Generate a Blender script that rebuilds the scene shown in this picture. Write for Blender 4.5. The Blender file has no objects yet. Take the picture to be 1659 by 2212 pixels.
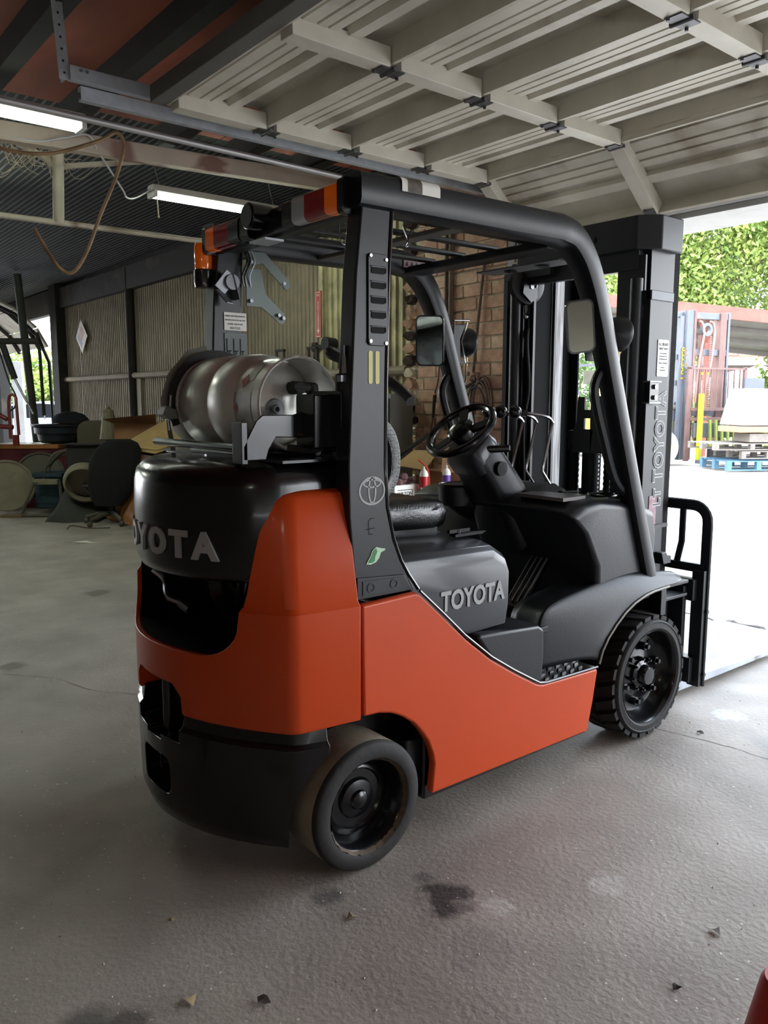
import bpy, bmesh, math, random
from mathutils import Vector, Matrix, Euler
random.seed(7)
PI=math.pi
S=bpy.context.scene
COL=S.collection
# ---------------------------------------------------------------- camera
cam=bpy.data.cameras.new('camera'); camo=bpy.data.objects.new('camera',cam); COL.objects.link(camo)
yaw,pitch,roll=0.888,0.138,0.0005
F=Vector((math.cos(yaw)*math.cos(pitch),math.sin(yaw)*math.cos(pitch),-math.sin(pitch)))
R=Vector((math.sin(yaw),-math.cos(yaw),0)); U=R.cross(F)
R2=R*math.cos(roll)+U*math.sin(roll); U2=U*math.cos(roll)-R*math.sin(roll)
mw=Matrix((R2,U2,-F)).transposed().to_4x4(); mw.translation=Vector((-1.4279,-2.3562,1.441))
camo.matrix_world=mw
cam.sensor_fit='HORIZONTAL'; cam.sensor_width=36; cam.lens=1730.13/1659*36; cam.clip_start=.05; cam.clip_end=300
S.camera=camo
# ---------------------------------------------------------------- world, sun, exposure
w=bpy.data.worlds.new('world'); S.world=w; w.use_nodes=True
nt=w.node_tree; nt.nodes.clear()
out=nt.nodes.new('ShaderNodeOutputWorld'); bg=nt.nodes.new('ShaderNodeBackground')
tc=nt.nodes.new('ShaderNodeTexCoord'); sx=nt.nodes.new('ShaderNodeSeparateXYZ'); cr=nt.nodes.new('ShaderNodeValToRGB')
nt.links.new(tc.outputs['Generated'],sx.inputs[0]); nt.links.new(sx.outputs['Z'],cr.inputs[0])
cr.color_ramp.elements[0].color=(.95,.97,1,1); cr.color_ramp.elements[1].color=(.62,.78,1,1)
nt.links.new(cr.outputs[0],bg.inputs[0]); nt.links.new(bg.outputs[0],out.inputs[0])
bg.inputs[1].default_value=4.4
sl=bpy.data.lights.new('sun','SUN'); sl.energy=2.2; sl.angle=.05; sl.color=(1,.97,.92)
so=bpy.data.objects.new('sun',sl); COL.objects.link(so)
so.rotation_euler=Vector((-.12,.55,.83)).to_track_quat('Z','Y').to_euler()
S.view_settings.view_transform='Standard'; S.view_settings.look='None'; S.view_settings.gamma=1
S.view_settings.use_curve_mapping=False
S.view_settings.exposure=1.27
# ---------------------------------------------------------------- materials
def lin(c):
    return tuple(((x/255)/12.92 if x/255<=.04045 else ((x/255+.055)/1.055)**2.4) for x in c)+(1,)
MAT={}
def M(name,rgb,rough=.5,metal=0,var=.12,scale=6,rgb2=None,bump=0,bscale=40,spec=.5,coat=0,trans=0,emit=None,es=0,dirt=None,dscale=1.5,dlo=.55,dhi=.75,alpha=1,rvar=0,vec=None):
    if name in MAT: return MAT[name]
    m=bpy.data.materials.new(name); m.use_nodes=True; n=m.node_tree.nodes; l=m.node_tree.links
    b=n['Principled BSDF']; b.inputs['Roughness'].default_value=rough; b.inputs['Metallic'].default_value=metal
    b.inputs['Specular IOR Level'].default_value=spec; b.inputs['Coat Weight'].default_value=coat
    b.inputs['Coat Roughness'].default_value=.08
    b.inputs['Transmission Weight'].default_value=trans; b.inputs['Alpha'].default_value=alpha
    c=lin(rgb); c2=lin(rgb2) if rgb2 else tuple(x*(1-var) for x in c[:3])+(1,)
    t=n.new('ShaderNodeTexCoord')
    def noise(sc,det=5,ds=0):
        z=n.new('ShaderNodeTexNoise'); z.inputs['Scale'].default_value=sc; z.inputs['Detail'].default_value=det; z.inputs['Distortion'].default_value=ds
        if vec:
            mp=n.new('ShaderNodeMapping'); mp.inputs['Scale'].default_value=vec; l.new(t.outputs['Object'],mp.inputs[0]); l.new(mp.outputs[0],z.inputs['Vector'])
        else: l.new(t.outputs['Object'],z.inputs['Vector'])
        return z
    z=noise(scale); r=n.new('ShaderNodeValToRGB'); r.color_ramp.elements[0].position=.35; r.color_ramp.elements[1].position=.65
    r.color_ramp.elements[0].color=c2; r.color_ramp.elements[1].color=c; l.new(z.outputs['Fac'],r.inputs[0])
    src=r.outputs[0]
    if dirt:
        d=noise(dscale,8,.6); rr=n.new('ShaderNodeValToRGB'); rr.color_ramp.elements[0].position=dlo; rr.color_ramp.elements[1].position=dhi
        l.new(d.outputs['Fac'],rr.inputs[0]); mx=n.new('ShaderNodeMix'); mx.data_type='RGBA'
        l.new(rr.outputs[0],mx.inputs[0]); l.new(src,mx.inputs[6]); mx.inputs[7].default_value=lin(dirt); src=mx.outputs[2]
    l.new(src,b.inputs['Base Color'])
    if rvar:
        q=noise(scale*.7,6); mr=n.new('ShaderNodeMapRange'); mr.inputs[1].default_value=.3; mr.inputs[2].default_value=.7
        mr.inputs[3].default_value=max(0,rough-rvar); mr.inputs[4].default_value=min(1,rough+rvar); l.new(q.outputs['Fac'],mr.inputs[0]); l.new(mr.outputs[0],b.inputs['Roughness'])
    if bump:
        bz=noise(bscale,6); bu=n.new('ShaderNodeBump'); bu.inputs['Strength'].default_value=bump; bu.inputs['Distance'].default_value=.01
        l.new(bz.outputs['Fac'],bu.inputs['Height']); l.new(bu.outputs[0],b.inputs['Normal'])
    if emit:
        b.inputs['Emission Color'].default_value=lin(emit); b.inputs['Emission Strength'].default_value=es
    MAT[name]=m; return m
# ---------------------------------------------------------------- mesh helpers (all geometry is authored in world metres)
LOC={}
class B:
    def __init__(s,mat=None): s.v=[];s.f=[];s.m=mat
    def add(s,vs,fs):
        o=len(s.v); s.v+=[tuple((s.m@Vector(p)) if s.m else p) for p in vs]; s.f+=[tuple(i+o for i in f) for f in fs]; return s
    def box(s,a,b,rot=None,piv=None):
        a,b=Vector(a),Vector(b); vs=[Vector((x,y,z)) for x in (a.x,b.x) for y in (a.y,b.y) for z in (a.z,b.z)]
        if rot is not None:
            c=Vector(piv) if piv else (a+b)/2; q=Euler(rot).to_matrix() if not isinstance(rot,Matrix) else rot
            vs=[c+q@(p-c) for p in vs]
        return s.add(vs,[(0,1,3,2),(4,6,7,5),(0,4,5,1),(2,3,7,6),(0,2,6,4),(1,5,7,3)])
    def bar(s,p,q,w,h=None,up=(0,0,1)):
        p,q=Vector(p),Vector(q); h=h or w; d=(q-p).normalized(); up=Vector(up)
        if abs(d.dot(up))>.98: up=Vector((1,0,0))
        a=d.cross(up).normalized()*w/2; c=a.cross(d).normalized()*h/2
        vs=[p-a-c,p+a-c,p+a+c,p-a+c,q-a-c,q+a-c,q+a+c,q-a+c]
        return s.add(vs,[(3,2,1,0),(4,5,6,7),(0,1,5,4),(1,2,6,5),(2,3,7,6),(3,0,4,7)])
    def ring(s,c,ax,r,n,ref=None):
        ax=Vector(ax).normalized(); ref=Vector(ref) if ref else (Vector((0,0,1)) if abs(ax.z)<.9 else Vector((1,0,0)))
        a=ax.cross(ref).normalized(); b=ax.cross(a)
        return [Vector(c)+a*r*math.cos(2*PI*i/n)+b*r*math.sin(2*PI*i/n) for i in range(n)]
    def cyl(s,p,q,r,r2=None,n=16,cap=True):
        p,q=Vector(p),Vector(q); r2=r if r2 is None else r2; A=s.ring(p,q-p,r,n);C=s.ring(q,q-p,r2,n)
        fs=[(i,(i+1)%n,n+(i+1)%n,n+i) for i in range(n)]
        if cap: fs+=[tuple(reversed(range(n))),tuple(range(n,2*n))]
        return s.add(A+C,fs)
    def lathe(s,prof,o,ax=(0,0,1),n=24,closed=False,a0=0,a1=2*PI):
        o=Vector(o);ax=Vector(ax).normalized(); ref=Vector((0,0,1)) if abs(ax.z)<.9 else Vector((1,0,0))
        a=ax.cross(ref).normalized(); b=ax.cross(a); full=abs(a1-a0-2*PI)<1e-6; m=n if full else n+1; vs=[]
        for (r,h) in prof:
            for i in range(m):
                t=a0+(a1-a0)*i/n; vs.append(o+ax*h+(a*math.cos(t)+b*math.sin(t))*r)
        fs=[];K=len(prof)
        for j in range(K if closed else K-1):
            j2=(j+1)%K
            for i in range(n):
                i2=(i+1)%m; fs.append((j*m+i,j*m+i2,j2*m+i2,j2*m+i))
        return s.add(vs,fs)
    def tube(s,pts,r,n=8,closed=False,flat=None):
        pts=[Vector(p) for p in pts]; K=len(pts); vs=[]; up=None
        for i,p in enumerate(pts):
            if closed: d=(pts[(i+1)%K]-pts[i-1]).normalized()
            else: d=(pts[min(i+1,K-1)]-pts[max(i-1,0)]).normalized()
            if up is None: up=Vector((0,0,1)) if abs(d.z)<.9 else Vector((1,0,0))
            a=d.cross(up); 
            if a.length<1e-5: a=d.cross(Vector((0,1,0)))
            a.normalize(); b=a.cross(d).normalized(); up=b
            rr=r[i] if isinstance(r,(list,tuple)) else r
            for k in range(n):
                t=2*PI*k/n; x,y=math.cos(t),math.sin(t)
                if flat: 
                    e=.5; x=math.copysign(abs(x)**e,x); y=math.copysign(abs(y)**e,y)
                    vs.append(p+a*x*flat[0]+b*y*flat[1])
                else: vs.append(p+(a*x+b*y)*rr)
        fs=[(j*n+k,j*n+(k+1)%n,((j+1)%K)*n+(k+1)%n,((j+1)%K)*n+k) for j in range(K if closed else K-1) for k in range(n)]
        if not closed: fs+=[tuple(reversed(range(n))),tuple(range((K-1)*n,K*n))]
        return s.add(vs,fs)
    def prism(s,poly,ax,a,b):
        def P(u,v,t): return (t,u,v) if ax=='x' else (u,t,v) if ax=='y' else (u,v,t)
        n=len(poly); vs=[P(u,v,a) for u,v in poly]+[P(u,v,b) for u,v in poly]
        return s.add(vs,[tuple(range(n)),tuple(reversed(range(n,2*n)))]+[(i,(i+1)%n,n+(i+1)%n,n+i) for i in range(n)])
    def loft(s,secs,cap=True,closed=True):
        n=len(secs[0]); vs=[p for q in secs for p in q]; K=len(secs)
        fs=[(j*n+i,j*n+(i+1)%n,(j+1)*n+(i+1)%n,(j+1)*n+i) for j in range(K-1) for i in range(n if closed else n-1)]
        if cap: fs+=[tuple(reversed(range(n))),tuple(range((K-1)*n,K*n))]
        return s.add(vs,fs)
    def sphere(s,c,r,nu=16,nv=10,sc=(1,1,1)):
        vs=[];c=Vector(c)
        for j in range(nv+1):
            p=PI*j/nv
            for i in range(nu):
                t=2*PI*i/nu; vs.append(c+Vector((math.sin(p)*math.cos(t)*sc[0],math.sin(p)*math.sin(t)*sc[1],math.cos(p)*sc[2]))*r)
        return s.add(vs,[(j*nu+i,j*nu+(i+1)%nu,(j+1)*nu+(i+1)%nu,(j+1)*nu+i) for j in range(nv) for i in range(nu)])
    def obj(s,name,mat,parent=None,bevel=0,angle=35,bseg=2,**props):
        me=bpy.data.meshes.new(name); 
        xs=[Vector(v) for v in s.v]
        if name in KEEP: o=Vector((0,0,0))
        else:
            lo=Vector([min(v[i] for v in xs) for i in range(3)]); hi=Vector([max(v[i] for v in xs) for i in range(3)])
            o=Vector(((lo.x+hi.x)/2,(lo.y+hi.y)/2,lo.z))
        me.from_pydata([v-o for v in xs],[],s.f); me.validate()
        bm=bmesh.new(); bm.from_mesh(me); bmesh.ops.remove_doubles(bm,verts=bm.verts,dist=1e-6); bmesh.ops.recalc_face_normals(bm,faces=bm.faces); bm.to_mesh(me); bm.free()
        for p in me.polygons: p.use_smooth=True
        me.set_sharp_from_angle(angle=math.radians(angle))
        for mm in (mat if isinstance(mat,list) else [mat]): me.materials.append(mm)
        ob=bpy.data.objects.new(name,me); COL.objects.link(ob)
        put(ob,parent,o)
        if bevel:
            md=ob.modifiers.new('bevel','BEVEL'); md.width=bevel; md.segments=bseg; md.limit_method='ANGLE'; md.angle_limit=math.radians(35); md.harden_normals=True
        for k,v in props.items(): ob[k]=v
        return ob
KEEP=set()
def put(ob,parent,loc):
    if parent is not None: ob.parent=parent; ob.location=Vector(loc)-LOC[parent]
    else: ob.location=loc
    LOC[ob]=Vector(loc)
def thing(name,loc,label,cat,group=None):
    o=bpy.data.objects.new(name,None); COL.objects.link(o); o.location=loc; LOC[o]=Vector(loc); o.empty_display_size=.1
    o['label']=label; o['category']=cat
    if group: o['group']=group
    return o
def tag(o,label,cat,group=None):
    o['label']=label; o['category']=cat
    if group: o['group']=group
    return o
def bake(ob):
    "apply modifiers"
    dg=bpy.context.evaluated_depsgraph_get(); me=bpy.data.meshes.new_from_object(ob.evaluated_get(dg)); ob.modifiers.clear(); old=ob.data; ob.data=me; me.name=old.name; return ob
def cut(ob,cutters,fix=True):
    for c in cutters:
        co=c.obj('cutter_tmp',MAT[list(MAT)[0]]); md=ob.modifiers.new('b','BOOLEAN'); md.operation='DIFFERENCE'; md.object=co; md.solver='MANIFOLD'
        bpy.context.view_layer.update(); bake(ob); bpy.data.objects.remove(co)
    m=ob.data
    for p in m.polygons: p.use_smooth=True
    m.set_sharp_from_angle(angle=math.radians(35))
    while len(m.materials)>1: m.materials.pop()
    return ob
def arc(cx,cy,r,a0,a1,n=6): return [(cx+r*math.cos(math.radians(a0+(a1-a0)*i/n)),cy+r*math.sin(math.radians(a0+(a1-a0)*i/n))) for i in range(n+1)]
def rrect(x0,y0,x1,y1,r,n=4): return arc(x1-r,y1-r,r,0,90,n)+arc(x0+r,y1-r,r,90,180,n)+arc(x0+r,y0+r,r,180,270,n)+arc(x1-r,y0+r,r,270,360,n)
def bez(p0,p1,p2,n=8):
    p0,p1,p2=Vector(p0),Vector(p1),Vector(p2); return [p0*(1-t)**2+p1*2*t*(1-t)+p2*t*t for t in [i/n for i in range(n+1)]]
def spline(pts,k=6):
    P=[Vector(p) for p in pts]; P=[P[0]*2-P[1]]+P+[P[-1]*2-P[-2]]; o=[]
    for i in range(1,len(P)-2):
        a,b,c,d=P[i-1:i+3]
        for j in range(k):
            t=j/k; o.append(.5*((2*b)+(c-a)*t+(2*a-5*b+4*c-d)*t*t+(3*b-a-3*c+d)*t**3))
    o.append(P[-2]); return o
def text(name,body,size,mat,parent,origin,xdir,ydir,extrude=.001,bold=0,outline=0,space=1,fn=None,align='CENTER',xs=1):
    cu=bpy.data.curves.new(name,'FONT'); cu.body=body; cu.size=size; cu.align_x=align; cu.align_y='CENTER'; cu.space_character=space; cu.resolution_u=3
    if outline: cu.fill_mode='NONE'; cu.bevel_depth=outline; cu.bevel_resolution=0
    else: cu.extrude=extrude; cu.offset=bold
    t=bpy.data.objects.new(name,cu); COL.objects.link(t); bpy.context.view_layer.update()
    dg=bpy.context.evaluated_depsgraph_get(); me=bpy.data.meshes.new_from_object(t.evaluated_get(dg)); bpy.data.objects.remove(t)
    X=Vector(xdir).normalized(); Y=Vector(ydir).normalized(); Z=X.cross(Y); O=Vector(origin)
    for v in me.vertices:
        c=v.co; v.co=fn(c) if fn else (X*c.x*xs+Y*c.y+Z*c.z)
    me.materials.clear(); me.materials.append(mat)
    ob=bpy.data.objects.new(name,me); COL.objects.link(ob); put(ob,parent,O); return ob
def dup(root,loc,label=None,group=None,rotz=None,data=True):
    r=root.copy(); COL.objects.link(r); r.location=loc; LOC[r]=Vector(loc)
    if rotz is not None: r.rotation_euler[2]=rotz
    if label: r['label']=label
    if group: r['group']=group
    for ch in list(root.children):
        c=ch.copy(); COL.objects.link(c); c.parent=r
        for g in list(ch.children):
            d=g.copy(); COL.objects.link(d); d.parent=c
    return r
# palette
orange=M('orange_paint',(190,68,24),.33,0,.06,3,spec=.3,coat=.12,bump=.03,bscale=6)
blackp=M('black_gloss_paint',(14,15,18),.24,0,.2,4,spec=.4,coat=.25,bump=.08,bscale=9)
blacks=M('satin_black_paint',(22,24,28),.36,0,.15,5,spec=.38,bump=.04,bscale=30)
plast=M('charcoal_plastic',(30,32,37),.38,0,.12,4,spec=.38,bump=.05,bscale=120)
plast2=M('grey_plastic_cover',(46,48,54),.3,0,.1,3,coat=.15,spec=.4)
rubber=M('black_rubber',(28,27,26),.75,0,.2,14,bump=.25,bscale=30)
rubberd=M('dusty_tread_rubber',(158,148,128),.9,0,.25,5,rgb2=(120,112,96),bump=.2,bscale=60)
vinyl=M('black_vinyl',(12,12,13),.25,0,.2,8,coat=.3,bump=.25,bscale=140)
chrome=M('chrome',(205,205,210),.18,1,.05,5)
steelm=M('dull_steel',(140,142,146),.42,.9,.25,10)
galv=M('galvanised_steel',(176,180,184),.42,.35,.15,25,dirt=(110,105,100),dlo=.6,dhi=.85)
alu=M('brushed_aluminium',(214,214,208),.36,.35,.12,7,bump=.03,bscale=10,dirt=(120,116,104),dscale=5,dlo=.62,dhi=.74,rvar=.12)
ltgrey=M('grey_letter_vinyl',(150,152,152),.5,0,.03)
white=M('white_label',(214,212,204),.55,0,.04)
dkprint=M('dark_print',(40,40,44),.6,0,.02)
redp=M('red_plastic',(190,28,20),.35,0,.1,5,coat=.3)
# ================================================================ SETTING
def spots(m,lst):
    "stains with a shape of their own: list of (x,y,r,rgb,strength)"
    n=m.node_tree.nodes; l=m.node_tree.links; b=n['Principled BSDF']; t=n.new('ShaderNodeTexCoord')
    src=b.inputs['Base Color'].links[0].from_socket
    for (x,y,r,rgb,st,sc) in lst:
        mp=n.new('ShaderNodeMapping'); mp.inputs['Location'].default_value=(-x/r,-y/r,0); mp.inputs['Scale'].default_value=(1/r,1/r,0)
        l.new(t.outputs['Object'],mp.inputs[0]); g=n.new('ShaderNodeTexGradient'); g.gradient_type='SPHERICAL'; l.new(mp.outputs[0],g.inputs[0])
        z=n.new('ShaderNodeTexNoise'); z.inputs['Scale'].default_value=sc; z.inputs['Detail'].default_value=6; l.new(t.outputs['Object'],z.inputs['Vector'])
        mu=n.new('ShaderNodeMath'); mu.operation='MULTIPLY'; l.new(g.outputs['Fac'],mu.inputs[0]); l.new(z.outputs['Fac'],mu.inputs[1])
        mr=n.new('ShaderNodeMapRange'); mr.inputs[1].default_value=.2; mr.inputs[2].default_value=.36; mr.inputs[4].default_value=st; l.new(mu.outputs[0],mr.inputs[0])
        mx=n.new('ShaderNodeMix'); mx.data_type='RGBA'; l.new(mr.outputs[0],mx.inputs[0]); l.new(src,mx.inputs[6]); mx.inputs[7].default_value=lin(rgb); src=mx.outputs[2]
    l.new(src,b.inputs['Base Color'])
conc=M('concrete_floor',(158,150,141),.62,0,.1,2.2,rgb2=(136,128,120),bump=.35,bscale=55,dirt=(112,104,98),dscale=1.1,dlo=.52,dhi=.78,rvar=.1)
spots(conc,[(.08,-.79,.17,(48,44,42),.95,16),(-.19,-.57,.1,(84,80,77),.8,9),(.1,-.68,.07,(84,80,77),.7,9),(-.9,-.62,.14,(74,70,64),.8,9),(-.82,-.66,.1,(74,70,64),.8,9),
 (.17,-.92,.09,(176,172,165),.7,30),(.5,-1.05,.12,(182,178,172),.6,30),(.0,-1.0,.2,(120,114,110),.5,14),(.62,3.6,.2,(90,84,76),.8,8),(-.35,2.2,.16,(88,82,74),.8,8),(1.9,-1.0,.4,(118,114,114),.6,6),(1.0,-1.5,.35,(120,114,110),.5,7),(2.05,-.62,.14,(190,200,214),.6,30)])
def speckle(m,rgb,sc=90,lo=.72,hi=.76):
    n=m.node_tree.nodes; l=m.node_tree.links; b=n['Principled BSDF']; src=b.inputs['Base Color'].links[0].from_socket
    t=n.new('ShaderNodeTexCoord'); z=n.new('ShaderNodeTexNoise'); z.inputs['Scale'].default_value=sc; z.inputs['Detail'].default_value=2; l.new(t.outputs['Object'],z.inputs['Vector'])
    mr=n.new('ShaderNodeMapRange'); mr.inputs[1].default_value=lo; mr.inputs[2].default_value=hi; l.new(z.outputs['Fac'],mr.inputs[0])
    mx=n.new('ShaderNodeMix'); mx.data_type='RGBA'; l.new(mr.outputs[0],mx.inputs[0]); l.new(src,mx.inputs[6]); mx.inputs[7].default_value=lin(rgb); l.new(mx.outputs[2],b.inputs['Base Color'])
speckle(conc,(205,202,196),70,.70,.74); speckle(conc,(70,64,60),38,.73,.78)
yard=M('weathered_yard_concrete',(176,168,160),.8,0,.2,1.5,rgb2=(150,142,134),bump=.5,bscale=30,dirt=(120,112,106),dscale=.5,dlo=.58,dhi=.8)
speckle(yard,(96,88,84),9,.66,.74)
KEEP.add('floor'); KEEP.add('ground')
B().box((-9,-8,-.12),(3.57,20,0)).obj('floor',conc,kind='structure')
B().box((3.585,-60,-.14),(70,70,-.012)).box((-40,20.05,-.14),(3.58,70,-.02)).obj('ground',yard,kind='structure')
# crack lines in the slab and the joint at the door threshold
crk=M('crack_dirt',(58,52,48),.9)
def crack(pts,w):
    P=spline(pts,5); vs=[];fs=[]
    for i,p in enumerate(P):
        j=random.uniform(-w,w)*2.5; ww=w*random.uniform(.4,1.3); d=(P[min(i+1,len(P)-1)]-P[max(0,i-1)]).normalized(); n=Vector((-d.y,d.x,0)); p=p+n*j
        vs+=[p+n*ww,p-n*ww]
    for i in range(len(P)-1): fs.append((2*i,2*i+1,2*i+3,2*i+2))
    B().add(vs,fs).obj('floor_crack',crk,kind='structure')
crack([(-.75,2.6,.0015),(-.42,2.12,.0015),(-.22,1.85,.0015),(-.12,1.55,.0015),(.03,1.36,.0015),(.12,1.2,.0015)],.0018)
crack([(1.64,-.45,.0015),(1.676,-.61,.0015),(1.72,-.8,.0015),(1.73,-.95,.0015),(1.80,-1.3,.0015)],.0016)
crack([(3.60,1.2,-.009),(3.57,.37,.0015),(3.6,.1,-.009),(3.57,-.2,.0015),(3.59,-.9,-.009)],.02)
# ---- brick front wall beside the door, every brick its own piece
mort=M('mortar',(236,224,196),.9,0,.25,20,bump=.6,bscale=60,dirt=(150,134,106),dscale=4)
bricks=[M('brick_a',(216,176,150),.85,0,.2,12,rgb2=(184,144,120),bump=.5,bscale=70,dirt=(226,208,180),dscale=9),
        M('brick_b',(200,160,134),.85,0,.2,12,rgb2=(168,132,108),bump=.5,bscale=70,dirt=(220,202,174),dscale=9),
        M('brick_c',(224,194,166),.85,0,.2,12,rgb2=(196,162,136),bump=.5,bscale=70,dirt=(232,216,188),dscale=9)]
XW=3.15
KEEP.add('wall_front'); KEEP.add('wall_left'); KEEP.add('wall_right'); KEEP.add('wall_back')
wf=B().box((XW+.012,1.66,0),(XW+.3,2.86,3.6)).obj('wall_front',mort,kind='structure')
def brickmesh(l,seed,rag=0):
    rnd=random.Random(seed); b=B(); h=.088; 
    prof=rrect(-l/2,-h/2,l/2,h/2,.008,2); 
    f=[(0,)+p for p in prof]; 
    A=[(.012,)+p for p in prof]; C=[(0,p[0]*.985+rnd.uniform(-.002,.002),p[1]*.97) for p in prof]
    if rag: A=[(.012,p[1]*(1 if p[1]<0 else rnd.uniform(.5,1.05)),p[2]) for p in A]; C=[(rnd.uniform(-.01,.004),a[1]*.95,a[2]*rnd.uniform(.8,1)) for a in A]
    return b.loft([A,C])
bm_cache={}
def brick(y0,y1,z,kind,rag=0):
    l=round(y1-y0,3); key=(l,kind,rag)
    if key not in bm_cache:
        ob=brickmesh(l,hash(key)%999,rag).obj('brick',bricks[kind],wf); bm_cache[key]=ob.data
    else:
        ob=bpy.data.objects.new('brick',bm_cache[key]); COL.objects.link(ob); ob.parent=wf
    ob.location=(XW+random.uniform(-.004,.003),(y0+y1)/2,z-.044); LOC[ob]=ob.location.copy()
rows=int(3.3/.1016)
for r in range(rows):
    z=.055+r*.1016; off=.152 if r%2 else 0
    y=1.675
    first=True
    while y<2.80:
        L=.294 if not (first and off) else .142
        e=min(y+L,2.84 if r%2 else 2.80)
        if e-y>.07: brick(y,e,z,random.choice([0,0,1,1,2]),0)
        y+=L+.0108; first=False
# broken toothed edge of the brick wall: half bricks, some coloured dark for the shaded holes
core=M('dark_brick_hole',(58,42,34),.9,0,.3,20,bump=.8,bscale=40)
for r in range(rows):
    z=.055+r*.1016; ln=random.uniform(.1,.2)
    rr=random.Random(r); vs=[]; n=9
    A=[];Cc=[]
    for i in range(n):
        t=2*PI*i/n; q=rr.uniform(.75,1.1)
        A.append((XW+.02,2.90+ln*.5*math.cos(t)*q,z+.05*math.sin(t)*q)); Cc.append((XW-.05*rr.uniform(.5,1.2),2.90+ln*.42*math.cos(t)*q,z+.042*math.sin(t)*q))
    B().loft([A,Cc]).obj('brick_stub',[core,bricks[1],bricks[2],mort][rr.choice([0,0,1,2,3])],wf,angle=25)
# ---- corrugated metal wall to the left of the bricks
wm=M('dusty_sheet_metal',(146,134,112),.65,.15,.2,3,rgb2=(128,118,98),dirt=(104,92,76),dscale=1.2,dlo=.5,dhi=.8,bump=.05)
wml=M('pale_sheet_metal',(206,198,154),.6,.15,.2,3,rgb2=(146,140,112),dirt=(98,88,66),dscale=2.2,dlo=.52,dhi=.75)
dks=M('dark_painted_steel',(38,36,34),.8,.0,.2,6,dirt=(70,62,54),dscale=3)
wl=B().box((XW+.06,2.9,0),(XW+.1,12.3,3.5)).obj('wall_left',dks,kind='structure')
def ribs(w,z0,z1,pitch,d,amp):
    vs=[];fs=[];n=int(round(w/pitch)); k=0
    for i in range(n):
        for (a,dx) in [(0,0),(.52,0),(.62,-amp),(.9,-amp),(1,0)][: (5 if i==n-1 else 4)]:
            y=(i+a)*w/n; vs+=[(dx,y,z0),(dx,y,z1)]; k+=1
    for i in range(k-1): fs.append((2*i,2*i+1,2*i+3,2*i+2))
    return vs,fs
pm=None
for i in range(9):
    y=4.25+i*.88
    if pm is None:
        vs,fs=ribs(.872,0,3.02,.0727,0,.012); ob=B().add([(XW+.045+a,y+b,c) for a,b,c in vs],fs).obj('wall_panel',wm,wl,angle=20); pm=ob.data; ox=ob.location.x
        oy=ob.location.y-y
    else:
        ob=bpy.data.objects.new('wall_panel',pm); COL.objects.link(ob); ob.parent=wl; ob.location=(ox+random.uniform(-.004,.004),y+oy,0)
for i in range(2):
    y=2.90+i*.68; vs,fs=ribs(.67,0,3.02,.096,0,.02); B().add([(XW+.05+a,y+b,c) for a,b,c in vs],fs).obj('wall_panel',wml,wl,angle=20)
B().cyl((XW-.01,9.0,0),(XW-.01,9.0,3.3),.06).obj('wall_post',dks,wl)
B().box((XW-.12,11.95,0),(XW+.1,12.3,3.5)).obj('wall_post',dks,wl,bevel=.01)
B().box((XW+.0,8.75,0),(XW+.05,8.9,1.75)).obj('wall_stud',wm,wl)
B().cyl((XW+.0,4.3,1.80),(XW+.0,11.95,1.80),.045,n=10).obj('wall_girt',wm,wl)
B().cyl((XW+.0,2.95,1.70),(XW+.0,4.3,1.70),.045,n=10).obj('wall_girt',wm,wl)
B().box((XW+.0,4.22,0),(XW+.04,4.28,3.1)).obj('wall_stud',wml,wl)
B().box((XW-.06,2.9,3.0),(XW+.06,12.3,3.32)).obj('wall_header',dks,wl)
B().box((XW-.02,12.3,2.95),(XW+.1,18,3.36)).obj('wall_header',dks,wl)
B().box((XW,16.3,0),(XW+.2,18,3)).obj('wall_post',dks,wl)
# ---- the other walls of the shed, seen only in reflections
dw=M('dark_wall_sheet',(92,84,74),.7,.1,.2,2)
B().box((-8,-9.2,0),(3.5,-9.0,4.2)).obj('wall_right',dw,kind='structure')
B().box((-8.1,-9.2,0),(-7.9,18,4.2)).obj('wall_back',dw,kind='structure')
B().box((-8,17.9,0),(-5.5,18.1,4.2)).box((1.2,17.9,0),(3.4,18.1,4.2)).box((-5.5,17.9,3.0),(1.2,18.1,4.2)).obj('wall_far',dw,kind='structure')  # unseen end wall; its opening is added to let daylight into the left bay
B().box((XW+.02,-3.35,0),(XW+.3,-2.75,3.9)).box((XW+.02,-9.2,0),(XW+.3,-8.0,3.9)).box((XW+.02,-8.0,2.7),(XW+.3,-3.35,3.9)).obj('wall_front',dw,kind='structure')  # unseen second doorway, added to bring side light onto the forklift
# door surround
whp=M('white_trim_paint',(190,190,186),.5,0,.08,8,dirt=(150,146,140),dscale=3)
B().box((XW+.02,-2.75,2.56),(XW+.3,1.67,3.9)).obj('wall_front',dw,kind='structure')
B().box((XW+.0,-2.75,2.53),(XW+.44,1.66,2.565)).obj('trim_1',whp,kind='structure',bevel=.004)
B().box((XW-.01,-2.75,2.565),(XW+.02,1.66,2.63)).obj('trim_2',whp,kind='structure',bevel=.004)
B().box((XW-.01,1.60,0),(XW+.42,1.665,2.53)).obj('trim_3',dks,kind='structure',bevel=.004)
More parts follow.
